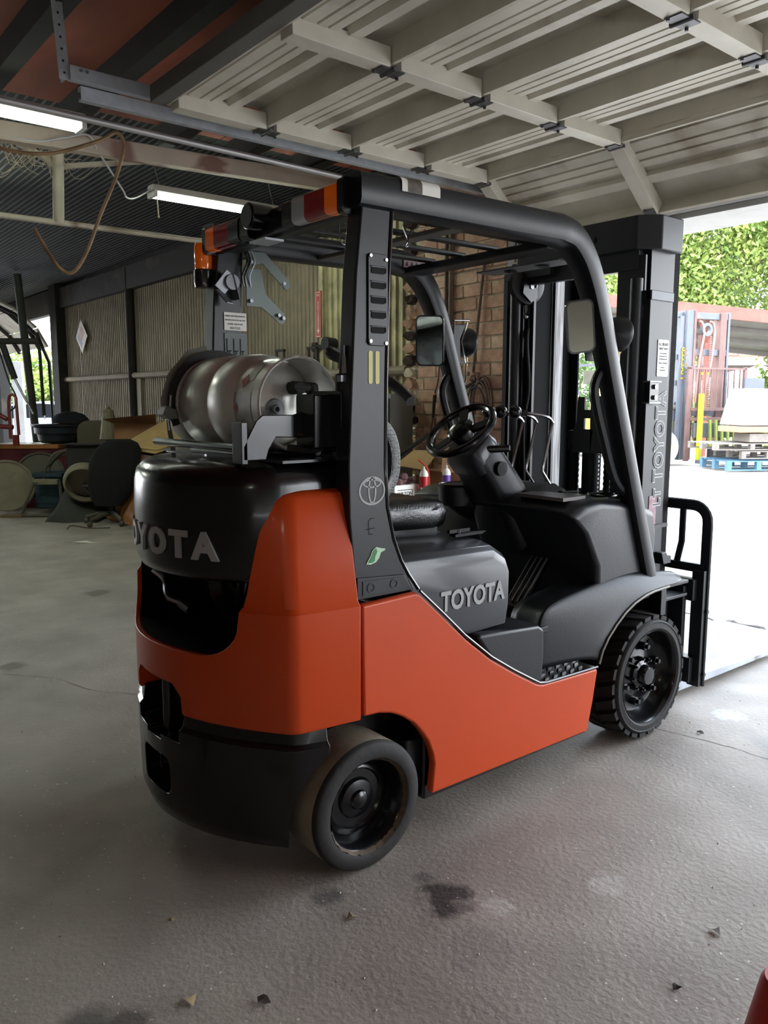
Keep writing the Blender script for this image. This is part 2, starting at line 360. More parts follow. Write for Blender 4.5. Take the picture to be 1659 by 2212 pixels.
# ---- ceiling: reddish boards over dark rafters, dark corrugated roof on the left
boards=M('red_brown_ceiling_board',(176,92,62),.75,0,.3,2.0,rgb2=(124,66,48),dirt=(40,28,24),dscale=1.3,dlo=.5,dhi=.8,vec=(1,.25,1))
raft=M('dark_rafter_wood',(28,24,24),.8,0,.3,5)
KEEP.add('ceiling')
ce=B().box((-8,-9.2,3.45),(3.6,3.50,3.55)).obj('ceiling',raft,kind='structure')
x=-7.9
while x<3.3:
    w_=1.2
    B().box((x+.004,-9,3.435),(min(x+w_-.004,3.14),3.49,3.45)).obj('ceiling_board',boards,ce)
    x+=w_
for x in (-4.2,-3.6,-3.0,-2.4,-1.8,-1.2,-.62,-.03,.54,1.24,1.82,2.4):
    B().box((x-.05,-9,3.29),(x+.05,3.49,3.434)).obj('rafter',raft,ce)
rf=M('dark_green_roof_sheet',(20,25,24),.75,.1,.15,4,dirt=(40,42,38),dscale=1)
vs=[];fs=[];k=0;x=-8
while x<3.6:
    for a,dz in ((0,0),(.05,0),(.065,-.02),(.085,-.02)): vs+=[(x+a*.6,3.5,3.47+dz*.5),(x+a*.6,18,3.36+dz*.5)];k+=1
    x+=.06
fs=[(2*i,2*i+1,2*i+3,2*i+2) for i in range(k-1)]
KEEP.add('ceiling_roof_sheet')
B().add(vs,fs).box((-8,3.4,3.52),(3.6,18,3.56)).obj('ceiling_roof_sheet',rf,kind='structure',angle=20)
# roof truss of the left bay
oldw=M('peeling_white_beam',(196,182,164),.75,0,.2,3,dirt=(136,104,94),dscale=2.6,dlo=.56,dhi=.66,bump=.2)
pipew=M('dusty_white_pipe',(190,182,160),.6,.1,.15,8,dirt=(120,100,80),dscale=6)
pipeg=M('galvanised_conduit',(176,174,172),.45,.5,.1,9)
B().bar((-2.5,3.42,3.06),(3.1,3.42,3.27),.09,.12).obj('trim_4',oldw,kind='structure',bevel=.006)
tr=thing('roof_truss',(.5,3.5,2.63),'pale pipe truss chord with one upright hanging under the long white beam','truss')
B().cyl((-2.5,3.5,2.635),(3.1,3.5,2.67),.02,n=10).obj('bottom_chord',pipew,tr)
B().cyl((.45,3.5,2.65),(.46,3.46,3.16),.038,n=12).obj('upright',pipew,tr)
B().bar((.46,3.5,3.03),(.12,3.5,3.17),.05,.03).bar((.5,3.5,3.03),(1.1,3.5,3.17),.04,.03).obj('brace',pipew,tr)
cd=B().cyl((-2.5,2.4,3.035),(3.1,2.4,2.985),.019,n=10); tag(cd.obj('conduit_pipe',pipeg),'long thin grey conduit pipe running under the ceiling towards the door','pipe')
# ---- overhead door 1 (open)
dpaint=M('off_white_door_paint',(205,200,186),.5,.1,.1,3,rgb2=(184,178,164),dirt=(128,112,92),dscale=2.5,dlo=.55,dhi=.8)
rust=M('rusty_seam',(104,84,66),.7,.1,.2,10)
hing=M('door_hinge_steel',(96,96,98),.45,.8,.2,20)
d1=bpy.data.objects.new('door_1',None); COL.objects.link(d1); d1.location=(XW,-.54,2.53); LOC[d1]=Vector((XW,-.54,2.53)); d1['kind']='structure'
Y0,Y1=-2.68,1.60
SEC=.56
def prof():
    P=[(0,0),(0,.055),(.014,.055),(.014,.018),(.05,.018)]
    for g in (.052,.098,.106): pass
    P+=[(.062,.018),(.066,.008),(.072,.008),(.076,.018),(.135,.018),(.139,.008),(.145,.008),(.149,.018),(.19,.018),(.194,.008),(.20,.008),(.204,.018),(.245,.018),(.262,-.012),(.292,-.012),(.305,.018),(.36,.018),(.375,-.05),(.51,-.06),(.534,-.04),(.534,.068),(.553,.068),(.553,0)]
    return P
def section(o,dx,dn,first=False):
    o=Vector(o);dx=Vector(dx);dn=Vector(dn); vs=[];fs=[]
    P=prof()
    for s_,d in P:
        q=o+dx*s_+dn*d
        vs+=[(q.x,Y0,q.z),(q.x,Y1,q.z)]
    n=len(P); fs=[(2*i,2*i+1,2*i+3,2*i+2) for i in range(n-1)]
    b=B().add(vs,fs)
    q0=o-dn*.04; q1=o+dx*.553-dn*.04
    b.add([(o.x,Y0,o.z),(o.x,Y1,o.z),(q0.x,Y1,q0.z),(q0.x,Y0,q0.z),(q1.x,Y1,q1.z),(q1.x,Y0,q1.z)],[(0,1,2,3),(3,2,4,5)])
    sec=b.obj('door_panel',dpaint,d1,angle=20)
    for yc in (1.56,.53,-.54,-1.6,-2.64):
        z0,z1=.0,.07
        bb=B(); A=[]
        for (s_,d) in ((.03,.082),(.53,.082),(.53,-.0),(.03,0)):
            A.append(o+dx*s_+dn*d)
        bb.add([(q.x,yc-.045,q.z) for q in A]+[(q.x,yc+.045,q.z) for q in A],[(0,1,2,3),(7,6,5,4),(0,4,5,1),(1,5,6,2),(2,6,7,3),(3,7,4,0)])
        bb.obj('stile',dpaint,sec,bevel=.003)
        h=o+dx*.553+dn*.085
        hb=B(); 
        hb.cyl((h.x,yc-.05,h.z),(h.x,yc+.05,h.z),.011,n=8)
        for sgn in (-1,1):
            a=h+dx*.01*sgn; c=h+dx*.065*sgn-dn*.0; hb.bar((a.x,yc,a.z),(c.x,yc,c.z),.075,.005,up=(dn.x,0,dn.z))
            hb.cyl((c.x,yc-.02,c.z)-Vector((0,0,0)) if False else Vector((c.x,yc+.02,c.z)),Vector((c.x,yc+.02,c.z))+dn*.012,.008,n=6)
        if dn.z<-.9 or True: hb.obj('hinge',hing,sec)
    return sec
for k in range(4): section((.39+SEC*k,0,2.95),(1,0,0),(0,0,-1))
v=Vector((.44,0,-.36)).normalized(); section(Vector((2.635,0,2.95)),v,Vector((v.z,0,-v.x)))
B().box((.31,Y0,2.89),(.392,Y1,2.97)).obj('weather_strip',M('grey_rubber_strip',(92,90,84),.7),d1,bevel=.004)
q=Vector((2.635,0,2.95))+v*.56; B().box((q.x-.01,Y0,q.z-.04),(q.x+.03,Y1,q.z+.02)).obj('bottom_seal',M('grey_rubber_strip',(92,90,84)),d1)
def ctrack(p,q,h,parent,name,side=1):
    p,q=Vector(p),Vector(q); b=B(); b.bar(p,q,.004,h)
    for s_ in (-1,1): b.bar(p+Vector((0,-.02*side,s_*h/2)),q+Vector((0,-.02*side,s_*h/2)),.04,.004)
    for s_ in (-1,1): b.bar(p+Vector((0,-.038*side,s_*(h/2-.008))),q+Vector((0,-.038*side,s_*(h/2-.008))),.004,.016)
    return b.obj(name,galv,parent)
tk=thing('door_track',(1.4,1.72,2.9),'pair of galvanised tracks along the left side of the open overhead door','track')
ctrack((-.03,1.72,2.985),(2.7,1.72,2.985),.06,tk,'upper_rail',-1)
ctrack((.03,1.76,2.915),(2.84,1.76,2.915),.06,tk,'lower_rail',-1)
P=[(2.84,1.76,2.915)]+[(2.84+.28*math.sin(t),1.76,2.635+.28*math.cos(t)) for t in [PI/2*i/7 for i in range(8)]]+[(3.12,1.76,.05)]
B().tube(P,.03,n=4).obj('curved_rail',galv,tk)
b=B().bar((-.05,1.74,2.95),(-.08,1.74,3.42),.05,.006,up=(0,1,0)); b.bar((-.05,1.765,2.95),(-.08,1.765,3.42),.006,.05,up=(0,1,0)); b.obj('hanger_angle',galv,tk)
b=B()
for i in range(8):
    zz=2.98+i*.052; xx=-.05-.05*(zz-2.95)/.79; b.cyl((xx,1.7355,zz),(xx,1.7385,zz),.006,n=6)
b.obj('hanger_hole',raft,tk,kind='stuff')
for x in (.02,.05,1.1,2.2): B().cyl((x,1.72,3.0),(x,1.712,3.0),.008,n=6).obj('bolt',steelm,tk)
# ---- second overhead door at the far left, half rolled
d2=bpy.data.objects.new('door_2',None); COL.objects.link(d2); d2.location=(3.0,14.3,2.5); LOC[d2]=Vector((3.0,14.3,2.5)); d2['kind']='structure'
cur=[(1.0,3.28),(1.55,3.26),(2.05,3.18),(2.5,2.98),(2.83,2.68),(3.0,2.36)]
for i in range(5):
    (x0,z0),(x1,z1)=cur[i],cur[i+1]; dd=Vector((x1-x0,0,z1-z0)).normalized()
    B().bar((x0+dd.x*.01,14.3,z0+dd.z*.01),(x1-dd.x*.01,14.3,z1-dd.z*.01),3.9,.03).obj('door_panel',dpaint,d2)
for yy in (12.7,14.0,15.4): B().tube([(x-.03,yy,z-.045) for x,z in cur],.035,n=4).obj('stile',dks,d2)
B().tube([(1.0,12.42,3.2),(2.0,12.42,3.12),(2.5,12.42,2.9),(2.85,12.42,2.55),(3.02,12.42,2.1),(3.05,12.42,0)],.03,n=6).obj('track',dks,d2)
# ================================================================ THE FORKLIFT
fk=thing('forklift',(.75,0,0),'large orange and black propane forklift in the middle of the shed floor','forklift')
def mir(fn): 
    for s_ in (-1,1): fn(s_)
# ---- wheels
def lathe_y(b,prof,c,s_,n=48): return b.lathe(prof,c,(0,s_,0),n)
def rear_wheel(s_):
    yo=.5385; r=.2052; w_=.185; c=(0,s_*(yo-w_),r)
    b=B(); b.lathe([(.135,0),(r-.02,0),(r,.012),(r,w_-.022)],c,(0,s_,0),56); tire=b.obj('rear_tire',rubberd,fk,angle=50)
    b=B(); b.lathe([(r,w_-.022),(r-.004,w_-.010),(r-.012,w_-.003),(r-.05,w_),(.150,w_-.004),(.146,w_-.014)],c,(0,s_,0),56); b.obj('sidewall',rubber,tire,angle=50)
    b=B()
    rnd=random.Random(3)
    vs=[];n=90
    for i in range(n):
        t=2*PI*i/n; r1=.150+rnd.uniform(-.003,.003); vs+=[(c[0]+r1*math.cos(t),s_*(yo-.003+rnd.uniform(0,.004)),c[2]+r1*math.sin(t)),(c[0]+.141*math.cos(t),s_*(yo-.018),c[2]+.141*math.sin(t))]
    b.add(vs,[(2*i,2*i+1,(2*i+3)%(2*n),(2*i+2)%(2*n)) for i in range(n)]).obj('bonded_edge',M('rust_edge',(92,76,58),.8,0,.4,40),tire)
    b=B(); b.lathe([(.144,w_-.014),(.138,w_-.02),(.132,w_-.065),(.12,w_-.085),(.112,w_-.075),(.098,w_-.072),(.092,w_-.08),(.066,w_-.08),(.06,w_-.068),(.045,w_-.064),(.032,w_-.062),(.029,w_-.052),(.018,w_-.046),(0,w_-.045)],c,(0,s_,0),56); b.obj('rim',blackp,tire,angle=40)
mir(rear_wheel)
def front_wheel(s_):
    yo=.5256; r=.2731; w_=.2; cx=1.5355; c=(cx,s_*(yo-w_),r)
    b=B(); b.lathe([(.19,0),(.24,0),(.25,.02),(.25,w_-.03),(.246,w_-.008),(.238,w_-.001),(.234,w_-.004),(.212,w_-.001),(.203,w_-.008),(.202,w_-.02)],c,(0,s_,0),60); tire=b.obj('front_tire',rubber,fk,angle=40)
    n=26
    for k in range(n):
        t=2*PI*k/n; dt=2*PI/n*.31; b=B(); vs=[]
        # outer shoulder half lug and inner half lug, staggered chevron
        for (ya,yb,ta,tb) in ((w_-.012,w_*.5,0,.13),(w_*.47,.012,.13+.0,0)):
            q=[]
            for (yy,tt,rr) in ((ya,t+ta,r),(ya,t+ta,.25),(yb,t+tb,.252),(yb,t+tb,r)):
                for sg in (-1,1):
                    a=tt+sg*dt*(1 if rr>.26 else 1.25); rq=rr-(.006 if yy>w_-.02 and rr>.26 else 0)
                    q.append((cx+rq*math.cos(a),s_*(yo-w_+yy),r+rq*math.sin(a)))
            b.add(q,[(0,1,3,2),(4,5,7,6),(0,2,4,6),(1,7,5,3),(0,6,7,1),(2,3,5,4)])
        b.obj('tread_lug',rubber,tire,bevel=0)
    b=B(); b.lathe([(.204,w_-.012),(.199,w_-.006),(.194,w_-.014),(.190,w_-.03),(.182,w_-.06),(.168,w_-.078),(.145,w_-.082),(.118,w_-.078),(.078,w_-.07),(.062,w_-.066),(.06,w_-.052),(.044,w_-.044),(.042,w_-.02),(.036,w_-.012),(0,w_-.01)],c,(0,s_,0),56); rim=b.obj('rim',blackp,tire,angle=35)
    for k in range(6):
        a=2*PI*k/6+.3; y0=s_*(yo-.08); p=(cx+.12*math.cos(a),y0,r+.12*math.sin(a)); q=(p[0],s_*(yo-.05),p[2])
        B().cyl(p,q,.0185,n=6).cyl(q,(p[0],s_*(yo-.036),p[2]),.0105,n=10).obj('lug_nut',blackp,rim,bevel=.002)
    for k in range(6):
        a=2*PI*k/6+.82; y0=s_*(yo-.0785); vs=[]
        ctr=Vector((cx+.152*math.cos(a),y0,r+.152*math.sin(a))); u=Vector((math.cos(a),0,math.sin(a))); v_=Vector((-math.sin(a),0,math.cos(a)))
        P=[ctr+u*.017*math.cos(2*PI*i/14)+v_*.026*math.sin(2*PI*i/14) for i in range(14)]; P2=[p+Vector((0,s_*.0015,0)) for p in P]
        B().loft([P,P2]).obj('hand_hole',M('void_black',(4,4,5),.9,0,.05),rim)
    for k in range(8):
        a=2*PI*k/8+.1; p=(cx+.07*math.cos(a),s_*(yo-.07),r+.07*math.sin(a)); q=(p[0],s_*(yo-.044),p[2]); B().cyl(p,q,.0095,n=6).cyl(q,(p[0],s_*(yo-.034),p[2]),.0055,n=8).obj('hub_bolt',blackp,rim)
mir(front_wheel)
# ---- counterweight: lofted orange shell, cut open at the rear
def outline(w,wc,xc,xr,xf=-.032,n=9,rc=.022):
    k=(xc-xr)/(wc*wc); half=[Vector((xf,-w)),Vector((xc*.55+xf*.45,-(w*.45+wc*.55)))]
    a=Vector((xc+rc,-(wc+(w-wc)*rc/(xf-xc)))); b_=Vector((xr+k*(wc-rc)**2,-(wc-rc))); half+=bez(a,(xc,-wc),b_,6)
    for i in range(1,n+1):
        y=-(wc-rc)*(1-i/n); half.append(Vector((xr+k*y*y,y)))
    return half+[Vector((p.x,-p.y)) for p in reversed(half[:-1])]
def sec(z,*a,**k): return [Vector((p.x,p.y,z)) for p in outline(*a,**k)]
b=B().loft([sec(.49,.528,.502,-.243,-.452),sec(.50,.531,.507,-.248,-.458),sec(.842,.531,.505,-.246,-.458),sec(.856,.519,.492,-.238,-.452),sec(1.0,.494,.465,-.226,-.450),sec(1.10,.472,.445,-.215,-.447),sec(1.155,.460,.432,-.205,-.44),sec(1.173,.450,.42,-.195,-.43),sec(1.182,.43,.40,-.175,-.41)])
cw=b.obj('counterweight',orange,fk,angle=30)
op=[(-.395,1.3),(-.375,.90),(-.362,.80)]+[(-.362+.13-.13*math.cos(t),.80-.105*math.sin(t)) for t in [PI/2*i/8 for i in range(1,9)]]
op+=[(-p[0],p[1]) for p in reversed(op)]
c1=B().prism(op,'x',-.8,-.13)
c2=B().prism([(-.17,.40),(-.16,.55),(-.12,.585),(.12,.585),(.16,.55),(.17,.40)],'x',-.8,-.2)
cut(cw,[c1,c2])
md=cw.modifiers.new('bevel','BEVEL'); md.width=.011; md.segments=3; md.limit_method='ANGLE'; md.angle_limit=math.radians(50)
op2=[(p[0]*.985,p[1]*1.0+.004) for p in op if p[1]<1.2]; mid=len(op2)//2; op2=[(-.372,.925)]+[q for q in op2[:mid] if q[1]<.92]+[(op2[mid-1][0]*(1-t/10)+op2[mid][0]*t/10,op2[mid][1]) for t in range(1,10)]+[q for q in op2[mid:] if q[1]<.92]+[(.372,.925)]
vs=[(-.36 if z_<2 else 0,y_,z_) for y_,z_ in op2]
b=B(); n=len(op2)
fr=[]; 
for y_,z_ in op2: fr.append((-.452+.86*y_*y_+.008,y_,z_))
bk=[(-.15,y_,z_) for y_,z_ in op2]
b.add(fr+bk,[(i,i+1,n+i+1,n+i) for i in range(n-1)]+[tuple(n+i for i in range(n))]).obj('cavity_liner',blackp,fk,angle=40)
B().lathe([(.02,0),(.1,.0),(.13,.03),(.13,.05)],(-.16,0,.84),(-1,0,0),24).obj('tail_pipe_shroud',blackp,fk)
b=B(); b.tube(spline([(-.36,.19,.88),(-.33,.17,.84),(-.35,.1,.80),(-.33,.05,.785)],5),.011,n=8).cyl((-.33,.05,.785),(-.32,.0,.77),.016,n=8).obj('latch_pin',chrome,fk)
# radiator hood with the raised maker name
k=1.17
def hood(z,wc,xr,xf=.02,rc=.06,sh=0): return [Vector((p.x,p.y,z)) for p in outline(wc+.008,wc,xr+1.17*wc*wc*.92,xr,xf,n=9,rc=rc)]
b=B().loft([hood(.915,.375,-.425),hood(.922,.385,-.44),hood(.95,.391,-.452),hood(1.10,.400,-.457),hood(1.19,.402,-.452),hood(1.225,.396,-.443),hood(1.245,.382,-.42),hood(1.256,.355,-.385),hood(1.262,.30,-.32)])
hd=b.obj('radiator_hood',blackp,fk,angle=45)
xr=-.457; kk=(1.17*.4*.4*.92)/.16
def wrap(c): 
    y=-c.x*1.0-.016; x=xr+kk*y*y; z=c.y
    nx=Vector((-1,2*kk*y,0)).normalized()
    return Vector((x,y,z+1.018))+nx*(c.z+.001)-Vector((0,0,0))
b_=text('raised_letters','TOYOTA',.108,ltgrey,fk,(0,0,0),(1,0,0),(0,0,1),extrude=.004,bold=.005,space=1.42,fn=lambda c:wrap(Vector((c.x*.97,c.y,c.z))))
b_['label']='grey raised lettering'
# bumper
def bsec(z,d=0): return sec(z,.528-d,.502-d,-.245+d,-.462+d,xf=-.143)
b=B().loft([bsec(.10,.05),bsec(.125,.02),bsec(.17,.004),bsec(.44,.0),bsec(.452,.012),bsec(.50,.02)])
bp=b.obj('rear_bumper',blackp,fk,angle=35)
cut(bp,[B().cyl((0,-.7,.2),(0,-.34,.2),.258,n=40),B().cyl((0,.34,.2),(0,.7,.2),.258,n=40),
  B().prism([(-.15,.40),(-.15,.62),(.15,.62),(.15,.40)],'x',-.6,-.36),B().prism([(-.05,.385),(-.05,.45),(.05,.45),(.05,.385)],'x',-.6,-.36),
  B().prism(rrect(-.095,.21,.095,.335,.03,3),'x',-.6,-.40)])
md=bp.modifiers.new('bevel','BEVEL'); md.width=.012; md.segments=3; md.limit_method='ANGLE'; md.angle_limit=math.radians(50)
B().cyl((-.405,0,.36),(-.405,0,.6),.02,n=12).bar((-.405,-.02,.605),(-.405,.06,.605),.014).obj('drawbar_pin',blackp,fk)
B().box((-.30,-.33,.14),(1.25,.33,.5)).box((.2,-.47,.13),(1.15,.47,.34)).obj('frame',blacks,fk,bevel=.01)
B().lathe([(.255,0),(.255,.17)],(0,-.52,.215),(0,1,0),24,a0=0,a1=2*PI).obj('wheel_arch_liner',blacks,fk) if False else None
# ---- side panels
arch=[(.27,.262),(.262,.30),(.243,.345),(.215,.385),(.18,.425),(.134,.458),(.09,.48),(.041,.493),(-.02,.497)]
poly=[(-.026,.842),(.186,.849),(.206,.841),(.30,.757),(.401,.665),(.532,.563),(.65,.49),(.746,.436),(.775,.42),(.81,.409),(.90,.405),(1.139,.398),(1.142,.385),(1.12,.27),(1.09,.152),(.259,.159)]+arch
def side(s_):
    b=B().prism(poly,'y',s_*.50,s_*.531); o=b.obj('side_panel',orange,fk,bevel=.009,bseg=3,angle=30)
mir(side)
def sill(s_):
    B().box((.26,s_*.40,.12),(1.14,s_*.49,.36)).obj('sill',blackp,fk,bevel=.01)
    B().box((-.10,s_*.30,.30),(.30,s_*.36,.5)).obj('wheel_well',blacks,fk)
mir(sill)
# ---- engine cover and step
top=[(.05,.93),(.10,.952),(.60,.935),(.66,.90),(.682,.84),(.68,.72),(.667,.655),(.476,.648),(.38,.70),(.20,.85)]
b=B()
def ec(y,dz,dx): return [Vector((x-(dx if x>.5 else 0),y,z+(dz if z>.88 else 0))) for x,z in top]
ys=[(-.475,-.035,.01),(-.468,-.012,.0),(-.45,.006,0),(-.40,.018,0),(-.30,.024,0),(.30,.024,0),(.40,.018,0),(.45,.006,0),(.468,-.012,0),(.475,-.035,.01)]
cov=b.loft([ec(*q) for q in ys]).obj('engine_cover',plast2,fk,angle=40)
md=cov.modifiers.new('bevel','BEVEL'); md.width=.03; md.segments=4; md.limit_method='ANGLE'; md.angle_limit=math.radians(28)
b_=text('cover_lettering','TOYOTA',.092,ltgrey,fk,(.495,-.4775,.778),(1,0,.0),(0,0,1),extrude=.001,bold=.003,xs=.80); b_['label']='grey printed lettering'
b=B(); b.box((.52,-.36,.965),(.66,-.33,.975)).cyl((.545,-.345,.975),(.545,-.345,.99),.01,n=8).bar((.50,-.345,.985),(.60,-.345,.985),.012).bar((.56,-.33,.975),(.66,-.36,.975),.03,.006).obj('hood_latch',blackp,fk)
b=B().prism([(.478,.645),(.50,.652),(.80,.63),(.832,.61),(.835,.52),(.828,.41),(.79,.408),(.74,.432),(.65,.482),(.56,.54)],'y',-.515,-.30)
b.obj('step_riser',plast,fk,bevel=.014,bseg=3)
B().prism([(.52,.575),(.53,.585),(.72,.50),(.72,.49)],'y',-.5175,-.512) .obj('riser_groove',blacks,fk) if False else None
b=B().box((.78,-.525,.385),(1.14,-.30,.405)); b.obj('step_plate',blackp,fk,bevel=.004)
for i in range(5):
    for j in range(5):
        x=.86+.05*i+(.02 if j%2 else 0); y=-.50+.035*j
        if x<1.1: B().add([(x,y,.405),(x+.03,y+.004,.405),(x+.028,y+.012,.405),(x-.002,y+.008,.405),(x+.004,y+.002,.413),(x+.024,y+.004,.413),(x+.022,y+.009,.413),(x+.002,y+.007,.413)],[(0,1,5,4),(1,2,6,5),(2,3,7,6),(3,0,4,7),(4,5,6,7)]).obj('anti_slip_tooth',blackp,fk)
B().tube([(.20,-.5315,.853),(.30,-.5315,.765),(.401,-.5315,.673),(.532,-.5315,.571),(.65,-.5315,.498),(.746,-.5315,.444),(.79,-.531,.42),(.83,-.53,.412),(1.14,-.53,.405)],.005,n=6).obj('panel_trim_strip',blackp,fk)
# floor, fender, dash
B().box((.60,-.47,.575),(1.45,.50,.60)).obj('floor_plate',blacks,fk,bevel=.004)
for i in range(4):
    y=-.24+.026*i; B().bar((1.02,y,.625),(1.17,y+.0,.79),.006,.008).obj('pedal_rib',steelm,fk)
B().add([(1.02,-.25,.60),(1.02,-.15,.60),(1.17,-.15,.78),(1.17,-.25,.78),(1.03,-.25,.60),(1.03,-.15,.60),(1.18,-.15,.78),(1.18,-.25,.78)],[(0,1,2,3),(7,6,5,4),(0,4,5,1),(1,5,6,2),(2,6,7,3),(3,7,4,0)]).obj('accelerator_pedal',blackp,fk)
B().bar((1.05,.10,.72),(1.02,.02,.74),.07,.012).bar((1.05,.06,.73),(1.22,.06,.85),.015).obj('brake_pedal',blackp,fk)
for k in range(3): B().bar((.72,-.05+.07*k,.604),(.98,-.05+.07*k,.604),.045,.006).obj('floor_mat_rib',rubber,fk)
def fender(s_):
    # outer skin follows the wheel arch; top swells into the cowl
    P=[(.80,.41,.60,-.52),(.80,.46,.62,-.50)]
    outer=[(1.145,.42),(1.165,.47),(1.20,.515),(1.252,.56),(1.31,.60),(1.375,.63),(1.45,.65),(1.512,.658),(1.62,.662),(1.74,.662)]
    n=len(outer); b=B()
    rows=[[Vector((x,s_*.531,z)) for x,z in outer],[Vector((x-.01,s_*.52,z+.018)) for x,z in outer]]
    inner=[(.845,.43),(.85,.53),(.86,.62),(.88,.66),(.92,.682),(1.02,.70),(1.14,.715),(1.30,.735),(1.46,.74),(1.72,.70)]
    rows.append([Vector((x*.35+o[0]*.65-.0,s_*.50,z*.35+o[1]*.65+.02)) for (x,z),o in zip(inner,outer)])
    rows.append([Vector((x*.8+o[0]*.2,s_*.475,z*.8+o[1]*.2+.01)) for (x,z),o in zip(inner,outer)])
    rows.append([Vector((x,s_*.46,z)) for x,z in inner]); rows.append([Vector((x+.015,s_*.445,z-.01)) for x,z in inner]); rows.append([Vector((x+.02,s_*.30,z-.02)) for x,z in inner])
    vs=[p for q in rows for p in q]
    b.add(vs,[(j*n+i,j*n+i+1,(j+1)*n+i+1,(j+1)*n+i) for j in range(len(rows)-1) for i in range(n-1)])
    o=b.obj('front_fender',plast,fk,angle=60)
    md=o.modifiers.new('sub','SUBSURF'); md.levels=2; md.render_levels=2
    so=o.modifiers.new('sol','SOLIDIFY'); so.thickness=.006
    B().tube([(x,s_*.534,z-.004) for x,z in outer[:-1]],.006,n=6).obj('fender_edge',M('worn_edge_steel',(120,116,108),.5,.4,.2,20),fk)
mir(fender)
for s_ in (-1,1):
    B().box((1.45,s_*.28,.645),(1.80,s_*.52,.66)).obj('front_deck',blacks,fk,bevel=.003)
    B().box((1.62,s_*.30,.52),(1.66,s_*.50,.645)).obj('deck_bracket',blacks,fk,bevel=.003)
    B().box((1.66,s_*.30,.56),(1.90,s_*.46,.575)).obj('lower_deck',blacks,fk,bevel=.003)
B().box((1.86,-.49,.52),(1.90,-.32,.63)).obj('mud_flap',plast,fk) if False else None
# dash / cowl: big soft black moulding
pr_=[(1.02,1.02),(1.10,1.055),(1.20,1.062),(1.45,1.035),(1.60,.99),(1.62,.90),(1.60,.60),(1.20,.60),(1.19,.80),(1.10,.95)]
ysd=[(-.47,.70,.08),(-.455,.90,.03),(-.42,.98,.0),(-.30,1.0,0),(.30,1.0,0),(.42,.98,0),(.455,.9,.03),(.47,.7,.08)]
b=B().loft([[Vector((x-(x-1.4)*d*1.2,y,.60+(z-.60)*(.985 if f<.99 else 1)-(0 if f>.95 else (1-f)*.09*(z-.6)/.46))) for x,z in pr_] for y,f,d in ysd])
cow=b.obj('dash_cowl',plast,fk,angle=50); md=cow.modifiers.new('bevel','BEVEL'); md.width=.02; md.segments=3; md.limit_method='ANGLE'; md.angle_limit=math.radians(30)
B().box((1.06,-.40,1.052),(1.20,-.16,1.066)).obj('document_tray',M('brown_clipboard',(90,84,80),.4,0,.1),fk)
B().tube([Vector((1.42+.065*math.cos(t),-.32+.06*math.sin(t),1.047)) for t in [2*PI*i/24 for i in range(24)]],.005,n=6,closed=True).obj('cup_holder',blackp,fk)
B().tube([(1.28,-.22,1.06),(1.42,-.20,1.05),(1.40,-.08,1.05),(1.27,-.08,1.06)],.004,n=6,closed=True).obj('tray_rim',blackp,fk)
B().tube([(1.26,-.05,1.062),(1.40,-.03,1.052),(1.38,.06,1.052),(1.25,.06,1.062)],.004,n=6,closed=True).obj('tray_rim',blackp,fk)
# ---- steering column, wheel
cb=Vector((1.20,.0,.98)); ct=Vector((.945,.0,1.275)); dcol=(ct-cb).normalized()
def colsec(p,w_,h_,d): 
    a=Vector((0,1,0)); c=d.cross(a).normalized(); return [Vector(p)+a*u+c*v for u,v in rrect(-w_/2,-h_/2,w_/2,h_/2,min(w_,h_)*.25,3)]
B().loft([colsec((1.21,0,.86),.26,.20,dcol),colsec((1.12,0,1.04),.23,.17,dcol),colsec((1.02,0,1.17),.20,.155,dcol),colsec((.97,0,1.225),.2,.16,dcol)]).obj('steering_column',plast,fk,angle=50)
B().loft([colsec((.995,0,1.185),.19,.16,dcol),colsec((.955,0,1.235),.2,.17,dcol),colsec((.935,0,1.268),.17,.14,dcol)]).obj('column_shroud',plast2,fk,angle=50)
B().prism([(1.01,1.04),(.955,1.10),(.915,1.10),(.93,1.20),(.99,1.19),(1.10,1.04)],'y',.07,.16) .obj('column_side_cover',plast,fk,bevel=.01) if False else None
B().cyl((1.02,-.10,1.165),(1.02,-.118,1.165),.03,n=20).obj('ignition_switch',blackp,fk)
B().bar((.955,-.08,1.245),(1.03,-.15,1.25),.034,.03).obj('direction_lever',blackp,fk,bevel=.012)
B().bar((.955,.08,1.25),(.97,.2,1.26),.02,.02).obj('turn_lever',blackp,fk,bevel=.008)
AN=math.radians(40); wc=Vector((.892,0,1.322)); nx=Vector((-math.sin(AN),0,math.cos(AN))); e2=Vector((math.cos(AN),0,math.sin(AN))); e1=Vector((0,1,0))
b=B(); b.tube([wc+e1*.146*math.cos(2*PI*i/40)+e2*.146*math.sin(2*PI*i/40) for i in range(40)],.0155,n=10,closed=True); sw=b.obj('steering_wheel',blackp,fk)
b=B()
for a in (2.4,.7,-PI/2):
    a+=.35
    d=e1*math.cos(a)+e2*math.sin(a); b.bar(wc+d*.03-nx*.01,wc+d*.14,.048,.018,up=nx)
b.obj('spoke',blackp,sw,bevel=.005)
B().lathe([(.055,-.035),(.062,-.01),(.058,.008),(.04,.02),(.0,.024)],wc,nx,24).obj('horn_pad',blackp,sw)
